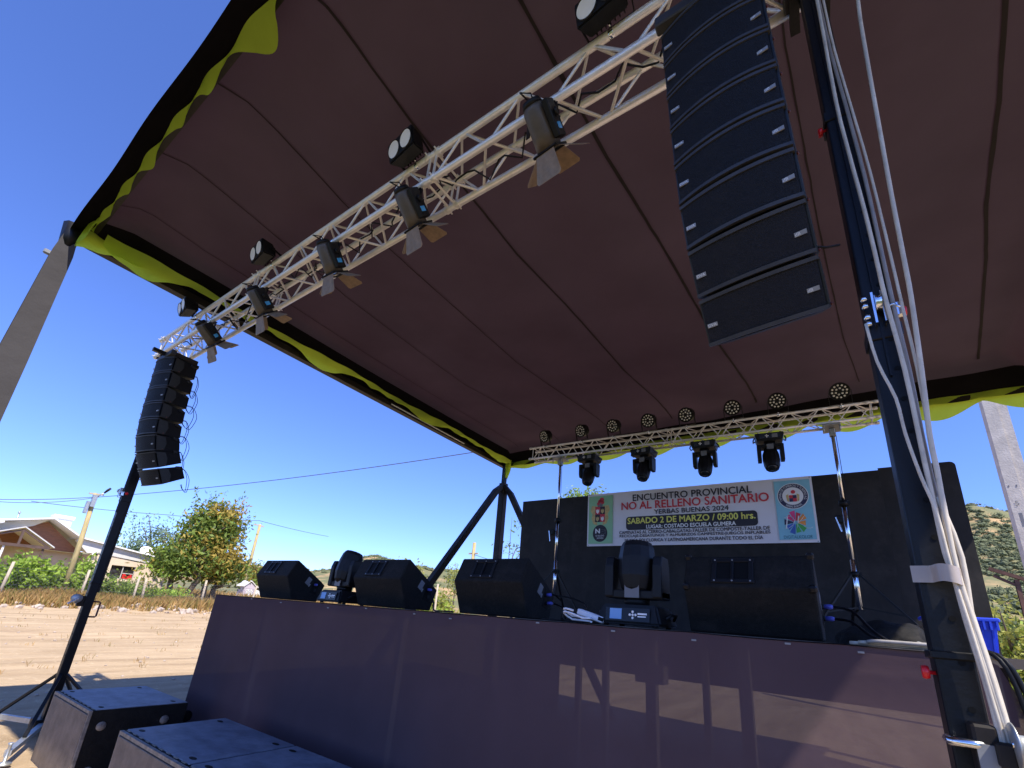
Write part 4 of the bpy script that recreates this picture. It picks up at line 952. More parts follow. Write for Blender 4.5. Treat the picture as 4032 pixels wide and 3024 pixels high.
# ------------------------------------------------------------------ line arrays
CW, CH, CD = .39, .180, .27
def cab_parts(t, tall):
    b = MB()
    prof = [(.012, 0), (CD, -.019), (CD, -CH + .019), (.012, -CH)]
    # plan tapers a little to the rear
    vs_ = []
    for y, z in prof:
        hw = CW / 2 - (.004 if y < .1 else .035)
        vs_ += [(-hw, y, z), (hw, y, z)]
    b.add(vs_, [(0, 1, 3, 2), (2, 3, 5, 4), (4, 5, 7, 6), (6, 7, 1, 0), (0, 2, 4, 6), (1, 7, 5, 3)])
    b.box((0, CD + .004, -CH / 2), (CW - .14, .012, CH * .5)); b.build('cabinet', M['cab_black'], t)
    sg = .034
    def front(x): return -sg * (1 - (2 * x / CW) ** 2)
    def gfn(u, v):
        x = -CW / 2 + .006 + (CW - .012) * u; return V((x, front(x), -.012 - (CH - .024) * v))
    MB().grid(21, 3, gfn).build('grille', M['grille'], t)
    for z0, z1 in ((0, -.013), (-CH + .013, -CH)):
        mb = MB(); vs_ = []; fs = []
        n = 21
        for i in range(n):
            x = -CW / 2 + CW * i / (n - 1); y = front(x)
            vs_ += [(x, y - .005, z0), (x, y - .005, z1), (x, y + .012, z1), (x, y + .012, z0)]
        for i in range(n - 1):
            for k in range(4): fs.append((4 * i + k, 4 * i + (k + 1) % 4, 4 * i + 4 + (k + 1) % 4, 4 * i + 4 + k))
        fs += [(3, 2, 1, 0), (4 * n - 4, 4 * n - 3, 4 * n - 2, 4 * n - 1)]
        mb.add(vs_, fs); mb.build('lip', M['cab_trim'], t)
    for sx, s in ((-1, 'DVA'), (1, 'dB')):
        x0 = -CW / 2 + .014 if sx < 0 else CW / 2 - .05; wdt = .036
        y = front(x0 + wdt / 2) - .004
        bd = MB().box((x0 + wdt / 2, y, -CH / 2 - .015), (wdt, .004, .015)).build('badge', M['badge'], t)
        gv, gf, ga = glyphs(s); h_ = .0105; ww = min(wdt * .8, h_ * ga)
        xl = x0 + .002 if sx > 0 else x0 + (wdt - ww) / 2
        MB().add([(xl + u * ww, y - .003, -CH / 2 - .0205 + v * h_) for u, v in gv], gf).build('lettering', M['badge_ink'], bd)
    for sx in (-1, 1):
        p = MB(); x = sx * (CW / 2 - .002)
        p.prism([(.012, -.006), (.10, -.02), (.115, -.09), (.085, -CH + .01), (.012, -CH + .004)], x - .004, x + .004)
        p.bar((x - sx * .012, CD - .08, -.02), (x - sx * .022, CD - .03, -.03), .012, .03)
        p.build('rigging_plate', M['cab_side'], t)
    for sx in (-1, 1): MB().lathe([(.005, 0), (.006, .005), (.003, .007)], Matrix.Translation((sx * (CW / 2 + .002), .07, -CH + .02)) @ Matrix.Rotation(PI / 2 * sx, 4, 'Y'), 8).build('lock_pin', M['dark_red'], t)
TILT = [3, 3, 3, 4.4, 7, 15.5, 25.7, 28]
ORD = ['topmost', 'second from top', 'third from top', 'fourth from top', 'fifth from top', 'sixth from top', 'second from the bottom', 'lowest']
proto = None
def array(xc, y, z, side, grp, gaps, yaw, lean):
    global proto
    p = V((xc, y, z)); ends = []
    for i, a in enumerate(TILT):
        R_ = (math.radians(a), -lean, yaw)
        Q_ = Matrix.Rotation(yaw, 3, 'Z') @ Matrix.Rotation(-lean, 3, 'Y') @ Matrix.Rotation(math.radians(a), 3, 'X')
        lab = f'black line array cabinet, {ORD[i]} in the column {side}'
        if proto is None:
            proto = thing('line_array_speaker', lab, 'loudspeaker', grp, loc=p, rot=R_); cab_parts(proto, i)
        else:
            clone(proto, lab, p, R_, grp)
        d = Q_ @ V((0, 0, -1))
        ends.append((p.copy(), d)); p = p + d * (CH + gaps)
    return ends
EL = array(-6.205, 1.457, 4.096, 'left of the stage', 'cabinets of the left line array', .0115, .17, 0.)
ER = array(-.158, 1.345, 4.035, 'near the right tower', 'cabinets of the right line array', .0115, -.11, .022)
def bumper(xc, y, z, label):
    t = thing('array_bumper', label, 'rigging frame', 'rigging frames of the line arrays', loc=(xc, y, z))
    f = MB()
    for sx in (-1, 1): f.bar((sx * .17, 0, .03), (sx * .17, .27, .03), .03, .05)
    f.build('side_rail', M['steel_brownblack'], t)
    MB().box((0, .005, .032), (.43, .05, .06), bevel=.006).build('front_bar', M['cab_trim'], t)
    MB().bar((0, -.14, .055), (0, .34, .055), .045, .04).build('spine', M['steel_black'], t)
    for yy in (.07, .22): MB().tube([(0, yy, .06), (0, yy + .03, .32), (0, yy + .02, .36)], .007, 6).build('sling', M['chrome'], t)
bumper(-6.205, 1.45, 4.10, 'grey rigging frame on top of the left line array'); bumper(-.150, 1.335, 4.04, 'dark rigging frame on top of the right line array')
for k, (p, d) in enumerate(EL[:-1]):      # link cables behind the left array
    a = p + d * .1 + V((.06, CD + .015, 0)); q = EL[k + 1]; b = q[0] + q[1] * .1 + V((.06, CD + .015, 0))
    out = .07 + .07 * ((k * 37) % 5) / 5
    for dx, o2 in ((0, out), (.03, out * .7)):
        P = [a + V((dx, 0, 0)), a + V((dx, o2 * .8, .015)), a.lerp(b, .4) + V((dx, o2 * 1.3, -.02)), b + V((dx, o2 * .9, -.09)), b + V((dx, o2 * .3, -.05)), b + V((dx, 0, 0))]
        S = []
        for i in range(len(P) - 1): S += [P[i], P[i].lerp(P[i + 1], .33), P[i].lerp(P[i + 1], .66)]
        S.append(P[-1]); S = [S[0]] + [(S[i - 1] + S[i] * 2 + S[i + 1]) / 4 for i in range(1, len(S) - 1)] + [S[-1]]
        o = S[0]
        tag(MB().tube([s - o for s in S], .0032, 6).build('link_cable', M['cable_black'], loc=o), 'thin black link cable looping behind the left line array', 'cable', 'link cables behind the left line array')
tg = tag(MB().tube([(0, 0, 0), (.05, .03, -.005), (.09, .05, .004)], .004, 5).build('lock_lever', M['cable_black'], loc=(.065, 1.55, 2.80)), 'small black lever sticking out from the right line array', 'lever')

# ------------------------------------------------------------------ fresnels with barn doors
def fresnel(loc, label, tilt, yaw):
    t = thing('fresnel_light', label, 'stage light', 'fresnel lights under the front truss', loc=loc)
    # hook clamp around the front bottom chord
    c = MB(); c.lathe([(.036, -.022), (.036, .022)], Matrix.Rotation(PI / 2, 4, 'Y'), 12); c.box((0, 0, -.045), (.03, .03, .03)); c.tube([(0, .03, .03), (0, .045, .06)], .008, 6)
    c.build('clamp', M['chrome'], t)
    R_ = Matrix.Rotation(yaw, 4, 'Z') @ Matrix.Rotation(tilt, 4, 'X'); piv = V((0, .0, -.225)); T_ = Matrix.Translation(piv) @ R_
    y = MB()
    for sx in (-1, 1):
        y.bar((sx * .125, 0, -.062), (sx * .128, .0, -.235), .008, .035, up=(1, 0, 0))
    y.bar((-.129, 0, -.06), (.129, 0, -.06), .035, .008, up=(0, 0, 1)); y.build('yoke', M['steel_black'], t, rot=(0, 0, yaw))
    # barrel along local -z (beam direction)
    can = MB(); can.lathe([(.03, .155), (.075, .15), (.088, .12), (.092, .04), (.096, -.05), (.099, -.155), (.084, -.155)], T_, 22); 
    for k in range(5): can.box(T_ @ V((0, .0985, .05 - k * .035)), (.10, .006, .008), R_.to_3x3())
    can.build('housing', M['fresnel_can'], t)
    cap = MB(); cap.lathe([(.02, .19), (.07, .185), (.08, .15)], T_, 18); cap.tube([T_ @ V((.02, 0, .185)), T_ @ V((.03, -.02, .22)), T_ @ V((-.02, -.08, .25)), V((-.04, -.03, -.02))], .006, 6); cap.build('rear_cap', M['plastic_black'], t)
    MB().lathe([(.083, -.150), (.03, -.158), (.0, -.160)], T_, 18).build('lens', M['lens_dark'], t)
    bx = MB(); bx.box(T_ @ V((.118, 0, .0)), (.05, .13, .26), R_.to_3x3(), .008); body = bx.build('driver_box', M['plastic_black'], t)
    MB().box(T_ @ V((.1445, -.005, -.06)), (.004, .06, .045), R_.to_3x3()).build('display', M['lcd_cyan'], body)
    MB().lathe([(.026, 0), (.03, .012), (.022, .024)], T_ @ Matrix.Translation((.145, 0, .03)) @ Matrix.Rotation(PI / 2, 4, 'Y'), 10).build('tilt_knob', M['plastic_black'], t)
    fr = MB()
    for a, b in (((-.1, -.1), (.1, -.1)), ((.1, -.1), (.1, .1)), ((.1, .1), (-.1, .1)), ((-.1, .1), (-.1, -.1))): fr.bar(T_ @ V((*a, -.165)), T_ @ V((*b, -.165)), .016)
    fr.build('door_frame', M['plastic_black'], t)
    for k, (nx_, ny_, op, ln) in enumerate(((0, -1, 30, .215), (1, 0, 62, .20), (0, 1, 48, .20), (-1, 0, 48, .20))):
        o = math.radians(op); out = V((nx_, ny_, 0)); sd = V((-ny_, nx_, 0)); d = out * math.sin(o) - V((0, 0, 1)) * math.cos(o); nrm = sd.cross(d)
        h = out * .104 + V((0, 0, -.172)); mb = MB(); w0, w1 = (.080, .112) if k % 2 == 0 else (.060, .095)
        A = [h - sd * w0, h + sd * w0, h + sd * w1 + d * ln * .9, h + sd * (w1 - .015) + d * ln, h - sd * (w1 - .015) + d * ln, h - sd * w1 + d * ln * .9]
        B = [p + nrm * .003 for p in A]; A = [T_ @ p for p in A]; B = [T_ @ p for p in B]
        mb.add(A + B, [tuple(range(6)), tuple(range(11, 5, -1))] + [(i, (i + 1) % 6, 6 + (i + 1) % 6, 6 + i) for i in range(6)])
        mb.build('barn_door', M['door_metal'], t)
    return t
for (x, lab, tl, yw) in ((-1.09, 'nearest and largest barn door light hanging under the front truss', .88, -.10), (-2.18, 'barn door light second from the right array', .85, -.05),
                     (-3.14, 'middle barn door light of the five under the front truss', .72, .05), (-4.26, 'barn door light second from the left line array', .80, .0), (-5.36, 'farthest barn door light next to the left line array', .95, .1)):
    fresnel((x, 1.53, 4.39), lab, tl, yw).scale = (.76, .76, .76)

# ------------------------------------------------------------------ two-eye blinders on the top chord
def blinder(loc, label, yaw, pitch):
    t = thing('blinder_light', label, 'stage light', 'two eyed blinders on the front truss', loc=loc)
    R_ = Matrix.Rotation(yaw, 4, 'Z') @ Matrix.Rotation(pitch, 4, 'X'); T_ = Matrix.Translation((0, -.17, .06)) @ R_
    b = MB(); bm = bmesh.new(); bmesh.ops.create_cube(bm, size=1.)
    for v in bm.verts:
        k = 1. if v.co.y < 0 else .8
        v.co = V((v.co.x * .41 * k, v.co.y * .17, v.co.z * .215 * k))
    bmesh.ops.bevel(bm, geom=bm.edges[:], offset=.014, segments=2, affect='EDGES'); b.bm(bm, T_)
    for k in range(7): b.box(T_ @ V((-.12 + k * .04, .1, 0)), (.006, .04, .13), R_.to_3x3())
    b.build('housing', M['plastic_black'], t)
    for sx in (-1, 1):
        F_ = T_ @ Matrix.Translation((sx * .098, -.085, 0)) @ Matrix.Rotation(PI / 2, 4, 'X')
        rg = MB().lathe([(.094, -.004), (.094, .010), (.088, .012), (.086, .002)], F_, 28, cap=False).build('lamp_ring', M['plastic_gloss'], t)
        MB().lathe([(.086, .007), (.066, .000), (.036, -.012), (.018, -.018), (0, -.018)], F_, 28).build('reflector', M['reflector'], rg)
        MB().lathe([(.021, -.018), (.021, -.010), (0, -.008)], F_, 12).build('led_chip', M['led_amber'], rg)
    y = MB()
    for sx in (-1, 1): y.bar(T_ @ V((sx * .212, .02, 0)), V((sx * .19, 0, .055)), .008, .03)
    y.bar((-.195, 0, .055), (.195, 0, .055), .03, .008); y.build('yoke', M['steel_black'], t)
    c = MB(); c.lathe([(.036, -.02), (.036, .02)], Matrix.Rotation(PI / 2, 4, 'Y'), 12); c.box((0, 0, .045), (.028, .03, .03)); c.tube([(0, -.03, .03), (0, -.06, .05)], .008, 6); c.build('clamp', M['chrome'], t)
    return t
for x, lab in ((-.66, 'nearest blinder cut off by the top of the picture'), (-2.19, 'second nearest blinder with bright reflectors beside the long seam'), (-4.2, 'third blinder from the right on the front truss top'), (-5.9, 'farthest blinder seen against the blue sky')):
    blinder((x, 1.53, 4.64), lab, -.10, .30).scale = (.70, .70, .70)

# ------------------------------------------------------------------ LED par cans on the rear truss
PX = [-4.206, -3.443, -2.833, -2.217, -1.609, -.941, -.36, .369]
PL = ['leftmost round LED par on the rear truss', 'second LED par from the left, above the first hanging moving head', 'third LED par from the left on the rear truss', 'fourth LED par from the left, above the second moving head',
      'fifth LED par from the left, just left of the third moving head', 'sixth LED par from the left on the rear truss', 'seventh LED par from the left, above the fourth moving head', 'rightmost LED par above the right stand']
par0 = None
for i, (x, lab) in enumerate(zip(PX, PL)):
    zt = 4.455 + .215 - .0264 * (x + 4.52)
    yaw = (-.35, -.30, -.25, -.12, -.2, -.05, 0, 0)[i]; pit = (.15, .1, .12, .0, .02, -.05, -.06, .04)[i]
    if par0 is None:
        par0 = thing('par_can', lab, 'stage light', 'LED par cans along the rear truss', loc=(x, 6.9, zt), rot=(0, 0, yaw))
        F_ = Matrix.Translation((0, -.05, .195)) @ Matrix.Rotation(PI / 2 + .42, 4, 'X')
        MB().lathe([(.085, -.13), (.105, -.11), (.112, -.02), (.118, .0), (.118, .02), (.105, .022), (.103, .010), (0, .010)], F_, 28).build('housing', M['plastic_black'], par0)
        ln = MB()
        for n, rr, ph in ((1, 0, 0), (6, .042, .3), (12, .083, .1)):
            for k in range(n):
                a = ph + 2 * PI * k / n
                if n == 1: continue
                ln.lathe([(.0145, .010), (.013, .019), (.006, .024), (0, .025)], F_ @ Matrix.Translation((rr * math.cos(a), rr * math.sin(a), 0)), 8)
        ln.build('led_lens', M['lens'], par0, 'ring of eighteen bright lenses')
        y = MB()
        for sx in (-1, 1): y.bar((sx * .125, -.045, .20), (sx * .125, 0, .03), .006, .028)
        y.bar((-.128, 0, .028), (.128, 0, .028), .028, .006); y.build('yoke', M['steel_black'], par0)
        c = MB(); c.lathe([(.028, -.018), (.028, .018)], Matrix.Rotation(PI / 2, 4, 'Y'), 12); c.tube([(0, -.035, 0), (0, -.06, .01)], .008, 6); c.build('clamp', M['chrome'], par0)
        MB().box((0, -.03, .318), (.06, .05, .004), Matrix.Rotation(.42, 3, 'X')).build('sticker', M['grey_plate'], par0)
    else: clone(par0, lab, (x, 6.9, zt), (0, 0, yaw))

# ------------------------------------------------------------------ moving heads (origin at underside of the base, upright)
def mh_parts(t, s, tilt, floor):
    b = MB()
    bm = bmesh.new(); bmesh.ops.create_cube(bm, size=1.)
    for v in bm.verts:
        k = 1. if v.co.z < 0 else .84
        v.co = V((v.co.x * .37 * k * s, v.co.y * .33 * k * s, (v.co.z + .5) * .105 * s + .012))
    bmesh.ops.bevel(bm, geom=bm.edges[:], offset=.012, segments=2, affect='EDGES'); b.bm(bm)
    for sx in (-1, 1):
        for sy in (-1, 1): b.lathe([(.018, 0), (.016, .016)], Matrix.Translation((sx * .14 * s, sy * .12 * s, 0)), 8)
        b.tube([(sx * .185 * s, -.08 * s, .05 * s), (sx * .205 * s, -.05 * s, .075 * s), (sx * .205 * s, .05 * s, .075 * s), (sx * .185 * s, .08 * s, .05 * s)], .009, 6)
    base = b.build('base', M['plastic_black'], t)
    fy = -.158 * s
    pn = MB().box((0, fy - .002, .062 * s), (.25 * s, .006, .07 * s), Matrix.Rotation(-.12, 3, 'X')).build('control_panel', M['plastic_gloss'], base)
    MB().box((-.065 * s, fy - .006, .064 * s), (.068 * s, .004, .056 * s), Matrix.Rotation(-.12, 3, 'X')).build('display', M['lcd'] if floor else M['grey_plate'], base)
    bt = MB()
    for dx, dz in ((0, 0), (.016, 0), (-.016, 0), (0, .016), (0, -.016)): bt.lathe([(.0075, 0), (.006, .004)], Matrix.Translation((.032 * s + dx * s, fy - .005, .062 * s + dz * s)) @ Matrix.Rotation(PI / 2, 4, 'X'), 10)
    bt.build('button_cross', M['ink_white'], base)
    if floor:
        tx = MB(); tx.box((.085 * s, fy - .006, .068 * s), (.05 * s, .003, .009 * s)); tx.box((.082 * s, fy - .006, .054 * s), (.045 * s, .003, .006 * s)); tx.build('printed_line', M['ink_white'], base)
    y = MB(); hw = .168 * s
    y.prism([(-.075 * s, .155 * s), (.075 * s, .155 * s), (.075 * s, .20 * s), (-.075 * s, .20 * s)], -hw, hw, bevel=.006)
    for sx in (-1, 1):
        y.prism([(-.085 * s, .16 * s), (.085 * s, .16 * s), (.08 * s, .34 * s), (.06 * s, .395 * s), (-.06 * s, .395 * s), (-.08 * s, .34 * s)], sx * hw - sx * .052 * s, sx * hw, bevel=.008)
    y.lathe([(.07 * s, .118 * s), (.07 * s, .16 * s)], Matrix(), 20)
    yk = y.build('yoke', M['plastic_black'], t)
    MB().box((0, -.088 * s, .195 * s), (.085 * s, .006, .075 * s)).build('cover_plate', M['grey_plate'], yk)
    T_ = Matrix.Translation((0, 0, .335 * s)) @ Matrix.Rotation(tilt, 4, 'X')
    hd = MB(); n8 = 12
    q_ = .72 if floor else 1.
    hd.lathe([(.05 * s, -.165 * s), (.085 * s, -.13 * s), (.105 * s, -.06 * s), (.108 * s, .05 * s), (.10 * s, .16 * s * q_), (.085 * s, .205 * s * q_), (.075 * s, .205 * s * q_)], T_, n8, smooth=False)
    head = hd.build('head', M['plastic_black'], t)
    MB().lathe([(.078 * s, .198 * s * q_), (.05 * s, .215 * s * q_), (0, .222 * s * q_)], T_, 18).build('lens', M['lens_dark'], head)
m1 = thing('moving_head', 'left moving head light standing between first and second wedges', 'moving head', 'moving heads standing on the stage edge', loc=(-3.83, 2.78, SZ + .002), rot=(0, 0, -.02)); mh_parts(m1, 1.0, -.25, True)
m2 = thing('moving_head', 'large moving head standing under the banner with blue display', 'moving head', 'moving heads standing on the stage edge', loc=(-.975, 2.74, SZ + .002), rot=(0, 0, .0)); mh_parts(m2, 1.02, -.12, True)
MX = [(-3.334, 'leftmost moving head hanging under the rear truss, in front of the tree'), (-2.347, 'second moving head from the left under the rear truss'), (-1.40, 'third moving head from the left under the rear truss'), (-.52, 'rightmost moving head hanging under the rear truss')]
h0 = None
for i, (x, lab) in enumerate(MX):
    zt = 4.455 - .0264 * (x + 4.52) - .055
    if h0 is None:
        h0 = thing('moving_head', lab, 'moving head', 'moving heads hanging under the rear truss', loc=(x, 6.99, zt), rot=(PI, 0, PI)); mh_parts(h0, 1.0, .42, False)
        c = MB()
        for dx in (-.1, .1): c.lathe([(.026, -.016), (.026, .016)], Matrix.Translation((dx, .09, -.055)) @ Matrix.Rotation(PI / 2, 4, 'Y'), 10); c.box((dx, .09, -.02), (.03, .03, .05))
        c.build('clamp', M['galv'], h0)
    else: clone(h0, lab, (x, 6.99, zt), (PI, 0, PI + (-.1, .05, .12)[i - 1]))

# ------------------------------------------------------------------ stands of the rear truss
def stand(x, label):
    zt = 4.455 - .0264 * (x + 4.52) - .02
    t = thing('truss_stand', label, 'lift stand', 'winch stands holding the rear truss', loc=(x, 6.98, SZ))
    H_ = zt - SZ
    MB().tube([(0, 0, .42), (0, 0, 1.0)], .030, 14).build('lower_tube', M['chrome'], t)
    MB().tube([(0, 0, 1.0), (0, 0, 1.75)], .026, 14).build('middle_tube', M['chrome'], t)
    MB().tube([(0, 0, 1.7), (0, 0, H_ - .12)], .021, 14).build('upper_tube', M['chrome'], t)
    c = MB()
    for z in (.83, 1.72): c.lathe([(.05, -.03), (.052, .03)], Matrix.Translation((0, 0, z)), 12); c.box((.045, 0, z), (.05, .05, .04))
    c.build('collar', M['plastic_black'], t)
    h = MB(); h.box((0, 0, H_ - .10), (.07, .10, .10), bevel=.008); h.box((0, 0, H_ - .03), (.20, .30, .025), bevel=.004)
    for sx in (-1, 1): h.tube([(sx * .09, -.12, H_ - .03), (sx * .09, -.12, H_ - .12)], .012, 6)
    h.build('support_head', M['galv'], t)
    w_ = MB(); w_.box((-.06, -.06, 1.50), (.07, .09, .10), bevel=.01); w_.lathe([(.035, -.03), (.035, .03)], Matrix.Translation((-.09, -.06, 1.52)) @ Matrix.Rotation(PI / 2, 4, 'X'), 10)
    wn_ = w_.build('winch', M['plastic_black'], t)
    MB().bar((-.10, -.10, 1.52), (-.06, -.12, 1.33), .022, .014).build('crank', M['chrome'], wn_)
    MB().tube([(.035, .0, H_ - .05), (.045, .0, 1.0), (.04, 0, .85)], .004, 5).build('lift_cable', M['cable_black'], t)
    for a in (-.35, -.35 + 2 * PI / 3, -.35 + 4 * PI / 3):
        d = V((math.cos(a), math.sin(a), 0))
        q = MB(); q.bar(d * .04 + V((0, 0, .83)), d * .70 + V((0, 0, .035)), .028, .02); q.lathe([(.022, -.034), (.022, .0)], Matrix.Translation(d * .70 + V((0, 0, .035))), 8)
        lg_ = q.build('leg', M['plastic_black'], t)
        MB().bar(V((0, 0, .44)) + d * .03, d * .44 + V((0, 0, .36)), .018).build('strut', M['plastic_black'], lg_)
stand(-3.92, 'left chrome winch stand holding the rear truss'); stand(.225, 'right chrome winch stand holding the rear truss')
# ------------------------------------------------------------------ lifting towers
TW = .078
def tower_parts(t, lean_out):
    MB().box((0, 0, 2.25), (TW, TW, 4.42), bevel=.006, seg=2).build('mast', M['steel_black'], t)
    inn = MB(); inn.box((.006, TW / 2 + .008, 2.9), (.05, .022, 3.0), bevel=.003); inn.build('inner_mast', M['steel_brownblack'], t)
    hl = MB()
    for k in range(34): hl.lathe([(.0075, 0), (.0075, .0015)], Matrix.Translation((.012, -TW / 2 - .0005, .75 + k * .105)) @ Matrix.Rotation(PI / 2, 4, 'X'), 10)
    hl.build('pin_hole', M['rubber'], t)
    gr = MB(); gr.box((-.006, -TW / 2 - .004, 3.3), (.006, .008, 2.0)); gr.box((.036, -TW / 2 - .004, 3.3), (.005, .008, 2.0)); gr.build('guide_strip', M['steel_black'], t)
    sl = MB(); sl.box((0, 0, 1.50), (TW + .014, TW + .014, .02), bevel=.003); sl.box((0, 0, 2.46), (TW + .012, TW + .012, .05), bevel=.003); sl.box((0, 0, 3.46), (TW + .012, TW + .012, .05), bevel=.003); sl.build('section_collar', M['steel_black'], t)
    fk = MB()
    for sx in (-1, 1): fk.bar((sx * .06, -.18, 4.34), (sx * .06, .16, 4.34), .04, .05)
    fk.box((0, 0, 4.37), (.2, .12, .1), bevel=.006); fk.build('support_fork', M['steel_black'], t)
    for x, y, z, sx in ((-TW / 2, -.01, 3.43, -1), (TW / 2, -.02, 2.53, 1), (-TW / 2, -.02, 1.455, -1)):
        MB().lathe([(.005, 0), (.005, .012), (.015, .013), (.017, .020), (.015, .027), (0, .028)], Matrix.Translation((x, y, z)) @ Matrix.Rotation(PI / 2 * sx, 4, 'Y'), 16).build('safety_knob', M['red'], t)
    pu = MB(); pu.box((-.018, -TW / 2 - .02, 2.535), (.006, .036, .115)); pu.box((.006, -TW / 2 - .02, 2.535), (.006, .036, .115))
    pu.lathe([(.030, -.008), (.024, 0), (.030, .008)], Matrix.Translation((-.006, -TW / 2 - .03, 2.55)) @ Matrix.Rotation(PI / 2, 4, 'Y'), 16)
    for z in (2.583, 2.555, 2.513, 2.487): pu.lathe([(.0095, 0), (.0095, .012), (.005, .016)], Matrix.Translation((-.03, -TW / 2 - .02, z)) @ Matrix.Rotation(-PI / 2, 4, 'Y'), 8)
    pu.tube([(.01, -TW / 2 - .03, 2.53), (.03, -TW / 2 - .03, 2.535), (.05, -TW / 2 - .02, 2.52)], .004, 5)
    pu.box((.045, -TW / 2 - .015, 2.52), (.02, .02, .045)); pu.build('pulley_block', M['chrome'], t)
    wi = MB(); wi.box((.016, -TW / 2 - .030, 1.30), (.045, .06, .11), bevel=.006); wi.box((.04, -TW / 2 - .06, 1.30), (.03, .05, .05), bevel=.004); w_ = wi.build('winch', M['steel_brownblack'], t)
    MB().lathe([(.010, -.022), (.044, -.021), (.046, -.018), (.022, -.015), (.022, .015), (.046, .018), (.044, .021), (.010, .022)], Matrix.Translation((.074, -TW / 2 - .085, 1.325)) @ Matrix.Rotation(PI / 2, 4, 'Y'), 22).build('drum', M['galv'], w_)
    MB().tube([(.05, -TW / 2 - .085, 1.325), (.105, -TW / 2 - .085, 1.325), (.11, -TW / 2 - .15, 1.27), (.15, -TW / 2 - .15, 1.27)], .008, 7).build('crank', M['chrome'], w_)
    MB().box((.012, -TW / 2 - .062, 1.29), (.034, .005, .05)).build('rating_plate', M['badge'], w_)
    MB().tube([(.0, TW / 2, 1.30), (.0, TW / 2 + .06, 1.30), (.0, TW / 2 + .07, 1.29), (.0, TW / 2 + .07, 1.15), (.0, TW / 2 + .06, 1.14), (.0, TW / 2, 1.14)], .009, 7).build('carry_handle', M['dark_red'], t)
    MB().tube([(-.045, -TW / 2 - .005, 1.31), (-.045, -TW / 2 - .05, 1.31), (-.01, -TW / 2 - .06, 1.312), (.02, -TW / 2 - .05, 1.31), (.02, -TW / 2 - .02, 1.31)], .010, 8).build('lock_handle', M['chrome'], t)
    MB().box((0, 0, .10), (.20, .20, .10), bevel=.008).build('foot_block', M['steel_black'], t)
    for a in (-2.75, -.40, .65, 2.55):
        d = V((math.cos(a), math.sin(a), 0))
        q = MB(); q.bar(d * .08 + V((0, 0, .10)), d * 1.05 + V((0, 0, .085)), .045, .045); q.lathe([(.05, -.085), (.05, -.07), (.012, -.06), (.012, .06), (.02, .08)], Matrix.Translation(d * 1.05 + V((0, 0, .085))), 12)
        lg_ = q.build('outrigger', M['galv'], t)
        MB().bar(d * .05 + V((0, 0, .56)), d * .66 + V((0, 0, .12)), .028, .022).build('brace', M['steel_black'], lg_)
t1 = thing('lifting_tower', 'black winch tower at the far left holding the truss end', 'lifting tower', 'winch towers holding the front truss', loc=(-6.835, 1.70, gz(-6.83, 1.7)))
tower_parts(t1, -1)
clone(t1, 'black winch tower nearest the camera with cables taped to it', (.228, 1.690, 0), (0, 0, .02))

# cables hanging down the near tower
def cable(pts, r, m, label, cat='cable', group='cables hanging along the right tower', smooth=3):
    P = [V(p) for p in pts]; S = []
    for i in range(len(P) - 1):           # Catmull-Rom
        p0, p1, p2, p3 = P[max(0, i - 1)], P[i], P[i + 1], P[min(len(P) - 1, i + 2)]
        for k in range(smooth):
            t = k / smooth; S.append(.5 * ((2 * p1) + (p2 - p0) * t + (2 * p0 - 5 * p1 + 4 * p2 - p3) * t * t + (3 * p1 - p0 - 3 * p2 + p3) * t ** 3))
    S.append(P[-1]); o = S[0].copy()
    return tag(MB().tube([s - o for s in S], r, 8).build('hanging_cable' if group and 'hanging' in group else 'cable', M[m], loc=o), label, cat, group)
A = [(.234, 4.4), (.234, 4.07), (.225, 3.47), (.229, 3.21), (.237, 2.93), (.24, 2.71), (.241, 2.55), (.249, 2.29), (.247, 2.01), (.247, 1.86), (.247, 1.75), (.254, 1.69), (.258, 1.58), (.267, 1.45), (.270, 1.35), (.272, 1.27), (.28, 1.0), (.29, .6), (.32, .1)]
B = [(.243, 4.4), (.243, 4.06), (.245, 3.76), (.254, 3.44), (.261, 3.08), (.260, 2.7), (.260, 2.5), (.262, 2.3), (.258, 2.08), (.258, 1.92), (.257, 1.81), (.258, 1.70), (.266, 1.58), (.276, 1.45), (.282, 1.3), (.295, 1.0), (.33, .5), (.4, .05)]
Cc = [(.40, 4.4), (.355, 3.94), (.339, 3.63), (.325, 3.27), (.313, 2.95), (.305, 2.68), (.30, 2.53), (.284, 2.27), (.270, 2.08), (.268, 1.97), (.264, 1.86), (.262, 1.70), (.272, 1.56), (.280, 1.44), (.288, 1.3), (.305, 1.0), (.36, .4), (.5, .05)]
D = [(.181, 2.47), (.190, 2.33), (.215, 2.20), (.219, 2.09), (.232, 1.96), (.247, 1.858), (.252, 1.70), (.262, 1.56), (.27, 1.42), (.28, 1.2), (.29, .8), (.31, .1)]
cable([(x, 1.600, z) for x, z in A], .0060, 'cable_pale', 'thick pale cable running straight down the middle of the near tower')
cable([(x, 1.625, z) for x, z in B], .0060, 'cable_grey', 'grey cable just right of the pale one on the near tower')
cable([(x + .004, 1.612, z) for x, z in [(a + .010 + .004 * math.sin(b * 3), b) for a, b in B]], .0042, 'cable_pale', 'thinner pale cable at the right edge of the tower bundle')
cable([(x, 1.60, z) for x, z in Cc], .0064, 'cable_pale', 'pale cable bowing away to the right of the near tower')
cable([(x, 1.595, z) for x, z in D], .0042, 'cable_pale', 'thin pale cord leaving the pulley block across the tower front')
cable([(.258 + .02 * k, 1.606 + .003 * k, 1.9 - .16 * k) for k in range(2)] + [(.268, 1.60, 1.55), (.278, 1.60, 1.4), (.290, 1.60, 1.2), (.31, 1.6, .8), (.35, 1.6, .1)], .0060, 'cable_pale', 'outermost pale cable of the bundle below the tape strap')
